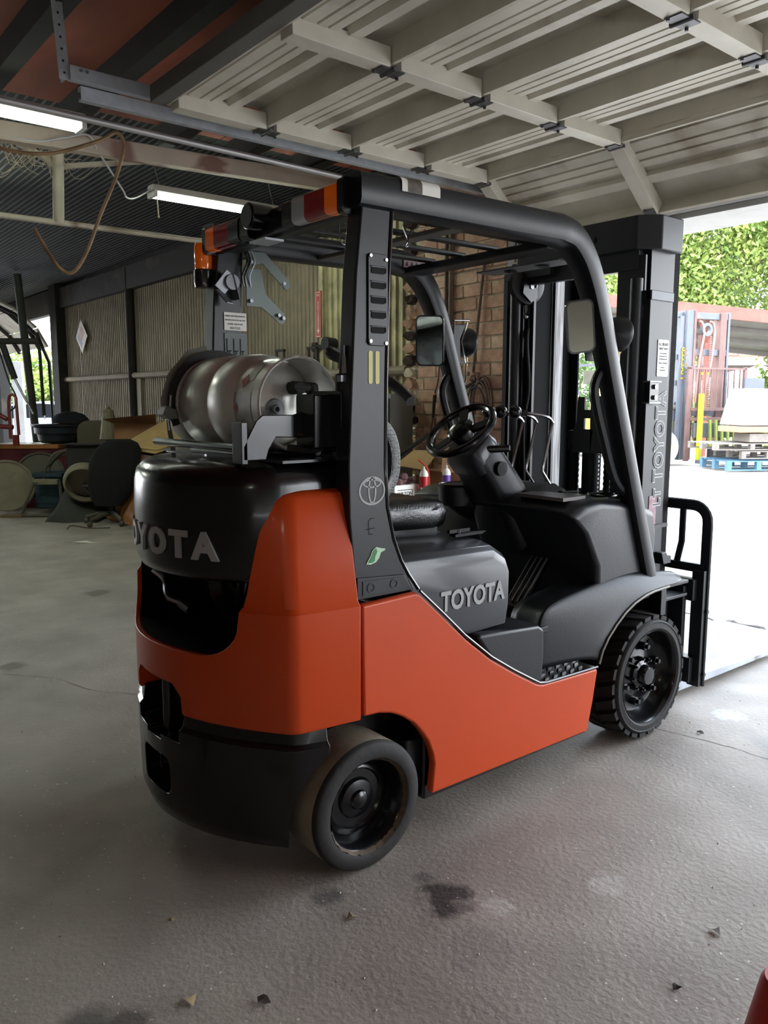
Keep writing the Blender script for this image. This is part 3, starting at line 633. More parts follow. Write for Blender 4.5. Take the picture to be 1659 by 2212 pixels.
# small side console (grab tray left of the column)
b=B(); pts=[Vector((1.03+.12*math.cos(t)*(1 if math.cos(t)>0 else .9),.16+.085*math.sin(t),0)) for t in [2*PI*i/20 for i in range(20)]]
b.loft([[p+Vector((.13,0,.90)) for p in [Vector((1.08+(q.x-1.08)*.45,.16+(q.y-.16)*.5,0)) for q in pts]],[p+Vector((.03,0,.99)) for p in pts],[p+Vector((.02,0,1.07)) for p in pts],[p+Vector((.02,0,1.078)) for p in [Vector((1.06+(q.x-1.06)*.93,.16+(q.y-.16)*.93,0)) for q in pts]]])
b.obj('side_tray',plast,fk,angle=40)
B().tube([p+Vector((.02,0,1.078)) for p in pts],.004,n=6,closed=True).obj('side_tray_rim',blackp,fk)
# hydraulic levers
for (yb,yt,xk) in ((.02,.18,.06),(-.05,.07,.03),(-.13,-.05,0)):
    pb=Vector((1.33-xk*.5,yb,1.06)); p1=Vector((1.28-xk*.5,yb+.02,1.14)); p2=Vector((1.315-xk*.3,yb,1.35)); p3=Vector((1.28-xk*.3,yb+.01,1.375)); p4=Vector((1.17,yb+.05,1.392))
    B().tube([pb,p1]+spline([p1+(p2-p1)*.2,p1+(p2-p1)*.9,p2,p3,p4],4),.0065,n=8).obj('lever_rod',chrome,fk)
    B().sphere(p4-Vector((.03,-.01,-.003)),.028,14,10,(1.15,1,1)).cyl(p4-Vector((.015,0,0)),p4+Vector((.02,-.005,0)),.012,.017,n=10).obj('lever_knob',blackp,fk)
b=B().lathe([(.0,.0)],(0,0,0)) if False else B(); b.loft([[Vector((x,y,1.035)) for x,y in rrect(1.13,-.22,1.36,.16,.05)],[Vector((x,y,1.065)) for x,y in rrect(1.15,-.20,1.355,.14,.05)],[Vector((x,y,1.075)) for x,y in rrect(1.20,-.17,1.345,.10,.04)],[Vector((x,y,1.085)) for x,y in rrect(1.24,-.15,1.34,.06,.03)]]).obj('lever_boot',rubber,fk)
# ---- seat
def ssec(x,y0,y1,z0,z1,r=.03): return [Vector((x,u,v)) for u,v in rrect(y0,z0,y1,z1,r,4)]
b=B().loft([ssec(.12,-.20,.24,1.0,1.09,.03),ssec(.15,-.22,.26,.985,1.10,.04),ssec(.35,-.225,.265,.975,1.095,.05),ssec(.56,-.225,.265,.965,1.085,.055),ssec(.61,-.215,.255,.97,1.075,.05),ssec(.63,-.19,.23,.99,1.055,.03)]); b.obj('seat_cushion',vinyl,fk,angle=60)
def bsec2(z,x,w_,t): return [Vector((u,v,z)) for u,v in rrect(x-t/2,-w_/2+.02,x+t/2,w_/2+.02,min(t,w_)*.4,4)]
B().loft([bsec2(1.08,.22,.40,.10),bsec2(1.12,.21,.44,.13),bsec2(1.25,.17,.46,.12),bsec2(1.36,.14,.44,.10),bsec2(1.42,.13,.38,.07),bsec2(1.44,.13,.30,.04)]).obj('seat_backrest',vinyl,fk,angle=60)
B().tube(spline([(.18,-.24,1.10),(.26,-.25,1.12),(.315,-.25,1.18),(.322,-.25,1.27),(.29,-.25,1.345),(.24,-.25,1.365),(.18,-.23,1.35)],4),.02,n=8,flat=(.022,.022)).obj('hip_restraint',vinyl,fk)
B().tube([(.52,-.17,1.045),(.55,-.23,1.05),(.58,-.22,1.06)],.004,n=6).obj('seat_latch_wire',chrome,fk)
B().box((.14,-.2,.95),(.58,.24,1.0)).obj('seat_base',blacks,fk)
# orange hose beside the seat is a loose cord, built with the bench
# ---- overhead guard
def railpath(y): return [(-.01,y,2.03)]+[(x,y,2.03+.01*x) for x in (.3,.6,.88)]+[(.97,y,2.02),(1.05,y,1.955),(1.11,y,1.86),(1.165,y,1.74),(1.24,y,1.54),(1.40,y,1.11),(1.52,y,.79),(1.572,y,.655)]
def guard(s_):
    y=-.462 if s_<0 else .405
    P=railpath(y); P=[P[0],P[1],P[2]]+spline(P[3:8],4)+P[8:]
    b=B(); n=12; vs=[];K=len(P)
    for i,p in enumerate(P):
        p=Vector(p); d=(Vector(P[min(i+1,K-1)])-Vector(P[max(i-1,0)])).normalized(); c=Vector((0,1,0)); a=d.cross(c).normalized()
        t=min(1,max(0,(p.x-.9)/.35)); hw=.052-.014*t; hh=.048-.01*t
        for u,v in rrect(-hw,-hh,hw,hh,.02,2): vs.append(p+c*u+a*v)
    m=len(rrect(0,0,1,1,.1,2)); b.add(vs,[(j*m+i,j*m+(i+1)%m,(j+1)*m+(i+1)%m,(j+1)*m+i) for j in range(K-1) for i in range(m)]+[tuple(range(m)),tuple(range((K-1)*m,K*m))])
    b.obj('guard_side_rail',blacks,fk,angle=40)
    # rear pillar
    pl=[(.015,2.06),(-.015,1.8),(-.032,1.5),(-.044,1.25),(-.042,1.1),(-.03,.97),(-.016,.848),(.214,.848),(.185,.90),(.155,.95),(.125,1.02),(.10,1.12),(.092,1.25),(.094,1.5),(.102,1.8),(.118,2.06)]
    b=B().prism(pl,'y',*((-.425,-.492) if s_<0 else (.367,.44))); b.obj('rear_pillar',blacks,fk,bevel=.006)
    b=B().prism([(-.02,.85),(.20,.85),(.165,.905),(-.02,.918)],'y',s_*.49,s_*.499); b.obj('pillar_foot_plate',blacks,fk,bevel=.003)
    B().prism([(.0,.862),(.15,.862),(.14,.90),(.0,.905)],'y',s_*.499,s_*.5015).obj('bolt_cover',plast,fk)
    for xx in (.03,.12): B().lathe([(.015,.0),(.015,.003),(.011,.003),(.010,-.0),(0,-.0)],(xx,s_*.5005,.883),(0,s_,0),16).obj('pillar_bolt',blackp,fk)
mir(guard)
# trim double edge line on the right pillar front edge
B().tube([(.121,-.49,2.02),(.105,-.49,1.8),(.097,-.49,1.5),(.095,-.49,1.25),(.103,-.49,1.12),(.128,-.49,1.02),(.158,-.49,.95),(.19,-.49,.90),(.222,-.50,.85)],.006,n=6).obj('pillar_edge_bead',blackp,fk)
# cross members and slats of the roof
B().box((.90,-.42,1.985),(1.0,.40,2.015)).obj('guard_cross_member',blacks,fk,bevel=.006)
B().box((.02,-.44,1.98),(.09,.38,2.04)).obj('guard_cross_member',blacks,fk,bevel=.006)
B().box((.44,-.42,1.992),(.50,.38,2.008)).obj('guard_cross_member',M('weathered_grey_bar',(86,84,78),.6),fk,bevel=.004)
for i in range(4):
    y=-.30+.18*i; B().box((.05,y-.02,2.02),(.95,y+.02,2.034)).obj('roof_slat',blacks,fk,bevel=.004)
b=B().box((.99,-.40,1.955),(1.10,.02,1.961)); b.obj('guard_plate',M('grey_plate',(84,84,86),.5),fk)
for y_ in (-.28,-.12): B().cyl((1.045,y_,1.950),(1.045,y_,1.954),.028,n=16).obj('plate_hole',blackp,fk)
B().box((.92,.43,1.87),(.98,.50,1.99)).obj('guard_bracket',blacks,fk) if False else None
# stickers on the top rail and pillar
def wrapst(x0,x1,name,m,d=.0015,a0=10,a1=100):
    pts=[(-.5155-d,2.04)]+[(-.4945-(.021+d)*math.cos(math.radians(a)),2.062+(.021+d)*math.sin(math.radians(a))) for a in range(0,91,15)]+[(-.45,2.0835+d)]
    vs=[];
    for y,z in pts: vs+=[(x0,y,z+.01*x0-.001),(x1,y,z+.01*x1-.001)]
    B().add(vs,[(2*i,2*i+1,2*i+3,2*i+2) for i in range(len(pts)-1)]).obj(name,m,fk,angle=60)
wrapst(.135,.285,'white_sticker',white)
wrapst(.158,.212,'seal_sticker',M('brown_seal',(88,80,66),.6,0,.5,60),.003)
def louvre():
    b=B().prism([(p[0],p[1]) for p in rrect(.025,1.60,.098,1.86,.012)],'y',-.498,-.491); lv=b.obj('louvre_plate',blacks,fk,bevel=.002)
    for i in range(5):
        z=1.635+.042*i; B().prism(rrect(.035,z,.086,z+.019,.006,3),'y',-.5,-.4975).obj('louvre_slot',MAT['void_black'],lv)
        B().tube([(.034,-.5,z+.02),(.088,-.5,z+.02),(.09,-.5,z+.004)],.0022,n=5).obj('slot_lip',steelm,lv)
    for x,z in ((.033,1.852),(.09,1.845),(.032,1.612),(.09,1.608)): B().cyl((x,-.498,z),(x,-.502,z),.005,n=8).obj('screw',chrome,lv)
louvre()
for x in (.037,.062): B().prism(rrect(x-.0075,1.49,x+.0075,1.585,.005,2),'y',-.4935,-.4922).obj('yellow_decal',M('pale_yellow_decal',(206,200,130),.6),fk)
# oval emblem on the pillar
def ringpts(cx,cz,a,c_,w_,n=36,rot=0):
    o=[];i_=[]
    for k_ in range(n):
        t=2*PI*k_/n; o.append((cx+a*math.cos(t),-.4933,cz+c_*math.sin(t))); i_.append((cx+(a-w_)*math.cos(t),-.4933,cz+(c_-w_)*math.sin(t)))
    return o+i_,[(k_,(k_+1)%n,n+(k_+1)%n,n+k_) for k_ in range(n)]
b=B()
for q in ((.042,1.175,.050,.043,.006),(.042,1.176,.0155,.040,.0055),(.042,1.197,.034,.0135,.0045)): b.add(*ringpts(*q))
b.obj('oval_emblem',ltgrey,fk)
lf=[(.018,.955),(.035,.952),(.055,.957),(.067,.968),(.075,.985),(.09,.99),(.092,.995),(.075,.998),(.055,1.004),(.042,.995),(.034,.978)]
B().prism(lf,'y',-.4945,-.493).obj('leaf_sticker',M('pale_leaf_border',(170,205,170),.5),fk)
B().prism([(.025,.958),(.04,.957),(.05,.962),(.052,.975),(.06,.99),(.055,1.0),(.046,.994),(.038,.977)],'y',-.4955,-.494).obj('leaf_fill',M('leaf_green',(30,120,52),.5),fk)
B().tube([(.03,-.4935,1.045),(.028,-.4935,1.085),(.036,-.4935,1.092),(.05,-.4935,1.092)],.0008,n=4).tube([(.018,-.4935,1.06),(.05,-.4935,1.062)],.0008,n=4).tube([(.028,-.4935,1.045),(.045,-.4935,1.044)],.0008,n=4).obj('scratch_mark',blackp,fk)
# left pillar furniture: label plates, brackets
LP=.366; LM=Matrix.Translation((-.032,0,0))
B(LM).box((.055,LP-.003,1.70),(.148,LP,1.765)).obj('warning_label',white,fk)
for i,(s_,t_) in enumerate([('WARNING  READ MANUAL BEFORE USE',.0075),('KEEP HANDS CLEAR OF MAST AND CHAIN',.007),('NO RIDERS   WEAR SEAT BELT',.0075),('NON TITLED',.012)]):
    text('label_text',s_,t_,dkprint,fk,(.068,LP-.0035,1.752-.0145*i),(1,0,0),(0,0,1),extrude=.0003,xs=.62)
B(LM).box((.055,LP-.003,1.60),(.148,LP,1.69)).obj('pictogram_label',M('grey_pictogram',(92,104,100),.5),fk)
b=B(LM)
for i in range(3):
    x=.064+.028*i; b.tube([(x,LP-.004,1.67),(x,LP-.004,1.625),(x+.016,LP-.004,1.625)],.0022,n=4); b.tube([Vector((x+.005+.006*math.cos(t),LP-.004,1.618+.006*math.sin(t))) for t in [2*PI*j/8 for j in range(8)]],.0015,n=4,closed=True)
b.obj('pictogram_print',dkprint,fk)
brk=M('grey_bracket_steel',(92,102,98),.45,.3,.1,8)
b=B(LM).prism([(.14,1.79),(.205,1.79),(.29,1.73),(.31,1.745),(.305,1.775),(.225,1.84),(.205,1.93),(.14,1.93)],'y',LP-.02,LP-.014); b.obj('bracket_plate',brk,fk,bevel=.002)
b=B(LM).prism([(.14,1.93),(.205,1.95),(.31,1.86),(.33,1.875),(.32,1.90),(.22,1.99),(.14,1.99)],'y',LP-.03,LP-.024); b.obj('bracket_plate',brk,fk,bevel=.002)
for x,z in ((.155,1.81),(.16,1.95),(.275,1.765),(.295,1.755),(.30,1.885)): B(LM).cyl((x,LP-.034,z),(x,LP-.01,z),.007,n=8).obj('bracket_bolt',steelm,fk)
b=B(LM).bar((.03,LP-.02,1.84),(.075,LP-.03,1.90),.05,.006,up=(0,1,0)).bar((.025,LP-.02,1.84),(.05,LP-.06,1.79),.045,.006).bar((.075,LP-.02,1.90),(.10,LP-.02,1.81),.004,.05,up=(0,1,0)); b.obj('lamp_bracket',steelm,fk,bevel=.002)
B(LM).cyl((.075,LP-.04,1.87),(.075,LP-.015,1.87),.028,n=16).obj('buzzer',M('grey_zinc',(130,130,136),.5,.4),fk)
for dx in (0,.012,.03): B(LM).tube(spline([(.13+dx,LP-.03,1.99),(.14+dx,LP-.035,1.95),(.12+dx,LP-.03,1.90),(.13+dx,LP-.02,1.86)],4),.003,n=6).obj('wire',[blackp,galv][dx>.02],fk)
# ---- rear light bar
amber=M('amber_lens',(226,110,22),.15,0,.1,30,trans=.15,coat=1,emit=(226,100,10),es=.04); redl=M('red_lens',(150,14,22),.15,0,.1,30,coat=1); clr=M('clear_lens',(170,176,178),.15,0,.05,30,coat=1)
def lsec(y,h=.042,d=.05,x0=-.075): return [Vector((x0+.048+u,y,2.015+v)) for u,v in rrect(-d/2,-h,d/2,h,.015,3)]
def bb_(y0,y1,m,name,h=.042,d=.05,x0=-.075,p=fk): return B().loft([lsec(y0,h,d,x0),lsec(y1,h,d,x0)]).obj(name,m,p,angle=40)
bb_(-.46,.385,blacks,'light_bar_housing',.046,.036,-.035)
for s_ in (-1,1):
    Y=lambda v: -v if s_<0 else v-.065
    bb_(Y(.437),Y(.39),amber,'amber_lens',.042,.052,-.062); bb_(Y(.39),Y(.375),amber,'amber_lens',.041,.052,-.062)
    bb_(Y(.375),Y(.27),redl,'red_lens',.041,.052,-.062); bb_(Y(.27),Y(.20),clr if s_<0 else blackp,'reversing_lens',.040,.052,-.062); bb_(Y(.20),Y(.14),blackp,'bar_spacer',.038,.05,-.06)
    bb_(Y(.437),Y(.462),blackp,'bar_end_cap',.05,.056,-.06)
B().cyl((.02,.02,2.035),(-.065,.025,2.035),.04,.043,n=24).obj('reversing_lamp_body',blackp,fk,bevel=.004)
B().cyl((-.065,.025,2.035),(-.069,.025,2.035),.036,n=24).obj('reversing_lamp_lens',blacks,fk)
B().box((-.05,-.06,1.952),(.02,.04,1.959)).obj('lamp_shelf',galv,fk)
# amber beacon at the left end
B().lathe([(.031,0),(.033,.01),(.033,.085),(.029,.093),(0,.095)],(-.02,.43,1.918),(0,0,1),20).obj('beacon_lens',amber,fk,angle=30)
B().lathe([(0,0),(.033,.002),(.037,.02),(.037,.062),(.033,.066)],(-.02,.43,1.853),(0,0,1),20).obj('beacon_base',blackp,fk,angle=30)
B().bar((-.0,.41,1.89),(.05,.40,1.93),.03,.008).obj('beacon_arm',blackp,fk)
# ---- work lamps and mirrors
def mirror(s_,c,tilt,w_=.105,h_=.20,name='mirror'):
    b=B(); q=Euler(tilt).to_matrix(); c=Vector(c)
    O=rrect(-w_/2,-h_/2,w_/2,h_/2,.025,5); I=rrect(-w_/2+.006,-h_/2+.006,w_/2-.006,h_/2-.006,.02,5)
    f=lambda P,x:[c+q@Vector((x,u,v)) for u,v in P]
    b.loft([f(I,.018),f(O,.012),f(O,-.004),f(I,-.004)],cap=False).add(f(I,.018),[tuple(range(len(I)))]); mm=b.obj(name+'_shell',blackp,fk,angle=40)
    B().add(f(I,-.003),[tuple(range(len(I)))]).obj(name+'_glass',M('mirror_glass',(150,156,150),.04,1,.02),mm)
mirror(1,(1.05,.365,1.708),(math.radians(2),math.radians(-12),math.radians(36)),.128,.225)
mirror(-1,(1.0,-.50,1.708),(math.radians(-8),math.radians(-7),math.radians(58)),.105,.19)
B().tube([(1.07,.37,1.61),(1.13,.38,1.60),(1.2,.40,1.62)],.006,n=6).obj('mirror_arm',blackp,fk)
B().tube([(1.04,-.485,1.70),(1.10,-.475,1.71),(1.17,-.465,1.73)],.006,n=6).obj('mirror_arm',blackp,fk)
def lamp(s_,c,d,br):
    c=Vector(c); d=Vector(d).normalized()
    lp=B().lathe([(0,-.075),(.035,-.065),(.058,-.035),(.068,0),(.072,.012),(.07,.016)],c,d,28).obj('work_lamp',blacks,fk,angle=50)
    B().lathe([(.069,.012),(0,.02)],c,d,28).obj('work_lamp_glass',clr,lp)
    y=c.y
    b=B().prism([(c.x-.13,c.z+.075),(c.x-.05,c.z+.078),(c.x-.085,c.z+.01),(c.x-.08,c.z-.09),(c.x-.03,c.z-.095),(c.x-.03,c.z-.105),(c.x-.12,c.z-.105),(c.x-.14,c.z-.02)],'y',y-.055*s_,y-.049*s_); b.obj('lamp_mount',blacks,lp,bevel=.002)
    B().tube([(c.x-.13,y-.06*s_,c.z+.03),(c.x-.13,y-.06*s_,c.z+.095),(c.x-.05,y-.06*s_,c.z+.10),(c.x-.03,y-.06*s_,c.z+.10)],.004,n=6).tube([(c.x-.04,y-.056*s_,c.z+.09),(c.x-.075,y-.056*s_,c.z),(c.x-.05,y-.056*s_,c.z-.10)],.0035,n=6).obj('lamp_guard_rod',chrome,lp)
    B().cyl(c+Vector((0,-.01,-.06)),c+Vector((0,-.01,-.11)),.008,n=8).cyl(c+Vector((-.01,0,-.055)),c+Vector((.02,0,-.07)),.012,n=8).obj('lamp_fitting',M('brass_fitting',(180,160,110),.4,.6),lp)
    B().tube(spline([c+Vector((0,-.01,-.11)),c+Vector((.01,0,-.18)),c+Vector((-.03,0,-.22)),c+Vector((-.08,0,-.19)),c+Vector((-.10,0,-.15))],5),.003,n=6).obj('lamp_wire',blackp,lp)
lamp(1,(1.375,.47,1.72),(1,.1,-.1),1)
lamp(-1,(1.30,-.445,1.70),(1,-.1,-.1),1)
for s_ in (-1,1):
    # grab handle bowed off the front leg
    yy=-.45 if s_<0 else .40
    P=spline([(1.255,yy,1.61),(1.205,yy,1.56),(1.165,yy,1.50),(1.175,yy,1.43),(1.24,yy,1.28),(1.31,yy,1.14),(1.39,yy,1.07)],4)
    B().tube(P,.019,n=8).obj('grab_handle',blacks,fk)
B().prism([(1.23,.90),(1.33,.90),(1.29,1.0)],'y',.4,.41) if False else None
# binder-clip like wire hooks under the roof
for (x,y,a) in ((.10,-.28,.1),(.14,-.20,-.2),(.32,-.30,.2)):
    B().tube(spline([(x,y,2.0),(x+.012+a*.05,y,1.96),(x+.014,y,1.942),(x+.024,y,1.942),(x+.026,y,1.96),(x+.04,y,2.0)],3),.0022,n=6).obj('wire_hook',chrome,fk)
M('pinkish_label',(170,150,154),.6)
B().box((.88,.347,2.01),(1.0,.352,2.045)).obj('pictogram_strip',M('pinkish_label',(170,150,154)),fk)
for i in range(4): B().prism([(.89+.028*i,2.017),(.904+.028*i,2.017),(.897+.028*i,2.037)],'y',.345,.3465).obj('pictogram',dkprint,fk)
# ---- mast
wear=M('worn_channel_steel',(186,186,190),.45,.1,.3,30,rgb2=(96,94,94),dirt=(52,50,50),dscale=6,dlo=.56,dhi=.66,vec=(3,3,.15))
mastm=M('mast_black_paint',(30,33,38),.42,0,.15,4,dirt=(60,60,62),dscale=3,dlo=.6,dhi=.9)
mast=bpy.data.objects.new('mast',None); COL.objects.link(mast); put(mast,fk,(1.75,0,.1))
for s_ in (-1,1):
    # outer fixed channel, web outside, flanges front/back
    b=B().box((1.60,s_*.375,.12),(1.76,s_*.395,1.90)).box((1.60,s_*.30,.12),(1.622,s_*.375,1.90)).box((1.738,s_*.30,.12),(1.76,s_*.375,1.90)); b.obj('outer_channel',mastm,mast,bevel=.003)
    b=B().box((1.64,s_*.345,.14),(1.82,s_*.365,2.16)).box((1.64,s_*.27,.14),(1.66,s_*.345,2.16)).box((1.80,s_*.27,.14),(1.82,s_*.345,2.16)); b.obj('middle_channel',mastm,mast,bevel=.003)
    B().box((1.79,s_*.281,.16),(1.885,s_*.286,2.07)).obj('wear_face',wear,mast)
    b=B().box((1.62,s_*.285,.16),(1.97,s_*.30,2.15)).box((1.955,s_*.24,.16),(1.97,s_*.285,2.12)); b.obj('inner_channel',M('mast_inner_black',(20,21,23),.75,0,.15,4,spec=.12),mast,bevel=.003)
    B().cyl((1.585,s_*.335,.2),(1.585,s_*.335,1.95),.027,n=16).obj('tilt_side_cylinder',mastm,mast)
# right side has the wide cover plate seen behind the guard leg
B().box((1.605,-.36,.45),(1.62,-.225,2.05)).obj('rear_plate',mastm,mast,bevel=.003)
# top cap and cross members
cap=[(1.60,2.10),(1.60,2.215),(1.80,2.19),(1.80,2.09)]
B().loft([[Vector((1.66,.40,2.07)),Vector((1.66,.40,2.21)),Vector((1.82,.40,2.21)),Vector((1.82,.40,2.07))],[Vector((1.58,.33,2.07)),Vector((1.58,.33,2.21)),Vector((1.82,.33,2.21)),Vector((1.82,.33,2.07))],[Vector((1.58,-.33,2.07)),Vector((1.58,-.33,2.21)),Vector((1.82,-.33,2.21)),Vector((1.82,-.33,2.07))],[Vector((1.66,-.40,2.07)),Vector((1.66,-.40,2.21)),Vector((1.82,-.40,2.21)),Vector((1.82,-.40,2.07))]]).obj('top_cap',mastm,mast,bevel=.006)
B().box((1.60,-.33,1.99),(1.64,.38,2.10)).obj('cross_member',mastm,mast,bevel=.004)
B().box((1.60,-.40,1.86),(1.77,-.34,1.90)).obj('mast_bracket',M('dark_worn_steel',(74,78,84),.4,.3),mast,bevel=.003)
B().box((1.575,.12,2.02),(1.60,.40,2.07)).box((1.575,-.12,2.125),(1.58,-.08,2.15)).obj('hose_bracket',mastm,mast)
B().box((1.575,.0,2.15),(1.579,.03,2.16)).box((1.574,-.03,2.12),(1.578,.01,2.145)).obj('zip_tie',galv,mast)
# centre free-lift cylinders, chains and hoses
B().cyl((1.79,.012,.3),(1.79,.012,1.20),.045,n=20).obj('lift_cylinder',mastm,mast)
B().box((1.74,-.16,1.20),(1.78,.12,1.30)).obj('cylinder_yoke',mastm,mast,bevel=.006)
def plate(poly,nm='crosshead_plate'): B().prism(poly,'x',1.675,1.69).obj(nm,mastm,mast,bevel=.002)
plate([(.04,1.20),(.042,1.30),(.022,1.34),(.016,1.46),(-.022,1.46),(-.022,1.20)]); plate([(-.06,1.20),(-.055,1.36),(-.055,1.46),(-.126,1.464),(-.235,1.25),(-.235,1.20)]); plate([(-.02,1.20),(-.02,1.31),(-.075,1.31),(-.065,1.20)]); plate([(-.02,1.36),(-.02,1.40),(-.06,1.40),(-.06,1.36)])
B().tube([Vector((1.80,-.13+.045*math.cos(t),1.30+.045*math.sin(t))) for t in [2*PI*i/16 for i in range(16)]],.008,n=6,closed=True).obj('pulley_ring',steelm,mast)
def chain(x,y,z0,z1,n,name='chain_link'):
    b=B()
    for i in range(n):
        z=z0+(z1-z0)*i/n; b.tube([Vector((x,y+.007*math.cos(t),z+.012*math.sin(t))) for t in [2*PI*j/8 for j in range(8)]],.003,n=5,closed=True)
    b.obj('lift_chain',steelm,mast,kind='stuff')
chain(1.76,-.055,.5,1.24,36)
for (y0,r0) in ((.088,.021),(-.100,.015)):
    P=[(1.76,y0,.5+i*.0135) for i in range(56)]
    B().tube(P,[r0+.0035*(i%2) for i in range(56)],n=8).obj('corrugated_hose',rubber,mast)
b=B()
for i in range(9): b.cyl((1.735,.088,.62+i*.07),(1.74,.088,.62+i*.07),.003,n=6)
b.obj('hose_clip',chrome,mast,kind='stuff')
# chain anchor pulley at top left
pu=B().lathe([(.04,-.02),(.085,-.02),(.092,-.016),(.082,-.006),(.082,.006),(.092,.016),(.085,.02),(.04,.02)],(1.62,.30,1.995),(.25,1,0),28,closed=True).obj('hose_pulley',mastm,mast)
B().prism([(1.56,1.95),(1.58,2.06),(1.70,2.06),(1.68,1.94),(1.62,1.91)],'y',.268,.276).obj('pulley_bracket',blacks,pu)
B().cyl((1.62,.262,1.985),(1.62,.27,1.985),.013,n=12).obj('pulley_bolt',steelm,pu); B().cyl((1.59,.262,2.04),(1.59,.268,2.04),.008,n=8).cyl((1.61,.262,2.045),(1.61,.268,2.045),.008,n=8).obj('pulley_bolt',steelm,pu)
B().bar((1.64,.26,1.98),(1.67,.26,2.04),.012,.004).obj('keeper_plate',steelm,pu)
B().cyl((1.62,.30,1.86),(1.62,.30,1.90),.012,n=10).sphere((1.62,.30,1.845),.014,10,6).obj('hose_fitting',chrome,mast)
B().tube(spline([(1.63,.29,1.79),(1.61,.28,1.72),(1.63,.28,1.5),(1.61,.29,1.3),(1.62,.28,.9)],6),.008,n=8).obj('hydraulic_hose',rubber,mast)
B().box((1.58,.385,.6),(1.60,.41,2.05)).obj('left_cover_strip',mastm,mast)
# mast decals on the right outer face
MY=-.3965
plm=M('silver_service_plate',(186,190,190),.4,.3,.06,8)
B().prism(rrect(1.668,1.545,1.752,1.70,.006,3),'y',MY-.001,MY+.001).obj('service_plate',plm,mast)
for i,(s_,t_) in enumerate([('ALL BRAND',.019),('FORKLIFT SERVICE',.0125),('SALES  PARTS  RENTALS',.007),('NEW AND USED LIFT TRUCKS',.0065),('24 HOUR EMERGENCY SERVICE',.0065),('OFFICE 772-555-0100',.0095),('WE SERVICE ALL',.006),('MAKES AND MODELS',.006)]):
    text('plate_text',s_,t_,dkprint,mast,(1.710,MY-.0015,[1.680,1.662,1.642,1.630,1.618,1.601,1.583,1.571][i]),(1,0,0),(0,0,1),extrude=.0002,xs=.72)
ow=M('outline_white',(215,220,226),.5)
for body,z,sz in (('TOYOTA',1.285,.098),('LT',1.02,.075)):
    o_=text('mast_lettering',body,sz,ow,mast,(1.715,MY-.0008,z),(0,0,1),(-1,0,0),extrude=.0004,bold=.0045,xs=.9,space=1.12); o_['label']='white outline lettering'
    text('letter_fill',body,sz,mastm,mast,(1.715,MY-.0016,z),(0,0,1),(-1,0,0),extrude=.0006,bold=.0008,xs=.9,space=1.12)
B().box((1.655,MY-.001,.865),(1.71,MY+.001,1.03)).obj('hazard_sticker',M('faded_pink_sticker',(176,150,160),.6,0,.3,30,rgb2=(150,96,104)),mast)
B().box((1.60,-.41,1.435),(1.67,-.385,1.52)).obj('clamp_plate',blackp,mast,bevel=.003)
for z in (1.455,1.50): B().cyl((1.635,-.41,z),(1.635,-.42,z),.011,n=6).obj('clamp_bolt',chrome,mast)
B().box((1.595,-.415,1.43),(1.68,-.38,1.436)).box((1.595,-.415,1.519),(1.68,-.38,1.525)).obj('clamp_lip',steelm,mast)
B().tube([(1.60,-.352,1.62),(1.598,-.355,1.73),(1.598,-.355,1.79)],.004,n=6).box((1.595,-.365,1.79),(1.602,-.345,1.84)).obj('cable_guide',steelm,mast)
B().prism([(1.74,.72),(1.80,.72),(1.80,.755),(1.77,.76),(1.76,.775),(1.72,.775)],'y',-.43,-.36).obj('roller_stop',mastm,mast,bevel=.004)
B().box((1.60,-.41,.885),(1.79,-.385,.90)).obj('tie_bar',mastm,mast)
# ---- carriage and load backrest
car=bpy.data.objects.new('fork_carriage',None); COL.objects.link(car); put(car,fk,(2.0,0,.08))
for s_ in (-1,1): B().box((1.965,s_*.44,.12),(2.02,s_*.50,.67)).obj('carriage_post',mastm,car,bevel=.004)
B().box((1.93,-.47,.53),(1.99,.47,.63)).obj('upper_fork_bar',mastm,car,bevel=.004)
B().box((1.93,-.47,.14),(1.99,.47,.26)).obj('lower_fork_bar',mastm,car,bevel=.004)
for s_ in (-1,1): B().box((1.90,s_*.36,.14),(1.93,s_*.44,.60)).obj('carriage_side_plate',mastm,car,bevel=.004)
B().box((1.985,-.30,.14),(1.99,-.22,.6)).obj('carriage_inner_bar',mastm,car)
P=[(2.0,-.485,.12),(2.0,-.485,.88)]+[(2.0,-.485+.075-.075*math.cos(t),.89+.075*math.sin(t)) for t in [PI/2*i/6 for i in range(1,7)]]+[(2.0,.41,.965)]+[(2.0,.41+.075*math.sin(t),.89+.075*math.cos(t)) for t in [PI/2*i/6 for i in range(1,7)]]+[(2.0,.485,.12)]
B().tube(P,.02,n=8,flat=(.026,.010)).obj('backrest_frame',mastm,car,angle=50)
B().box((1.985,-.48,.655),(2.015,.48,.695)).obj('backrest_rail',mastm,car,bevel=.003)
for y in (-.36,-.12,.12,.36): B().tube([(2.0,y,.955),(2.0,y,.79),(2.0,y+.02,.69)],.012,n=6,flat=(.017,.006)).obj('backrest_bar',mastm,car)
for z in (.175,.475): B().cyl((2.0,-.50,z),(2.0,-.505,z),.016,n=12).cyl((2.0,-.505,z),(2.0,-.511,z),.010,n=6).obj('carriage_bolt',blackp,car)
fkm=M('worn_fork_steel',(178,184,192),.45,.35,.15,10,dirt=(116,106,100),dscale=5,dlo=.55,dhi=.75)
for s_ in (-1,1):
    y=s_*.30
    b=B().prism([(2.02,.10),(2.02,.60),(2.045,.60),(2.06,.12),(2.075,.085),(3.0,.05),(3.10,.035),(3.10,.028),(2.06,.035),(2.03,.05)],'y',y-.05,y+.05); b.obj('fork',fkm,car,bevel=.003)
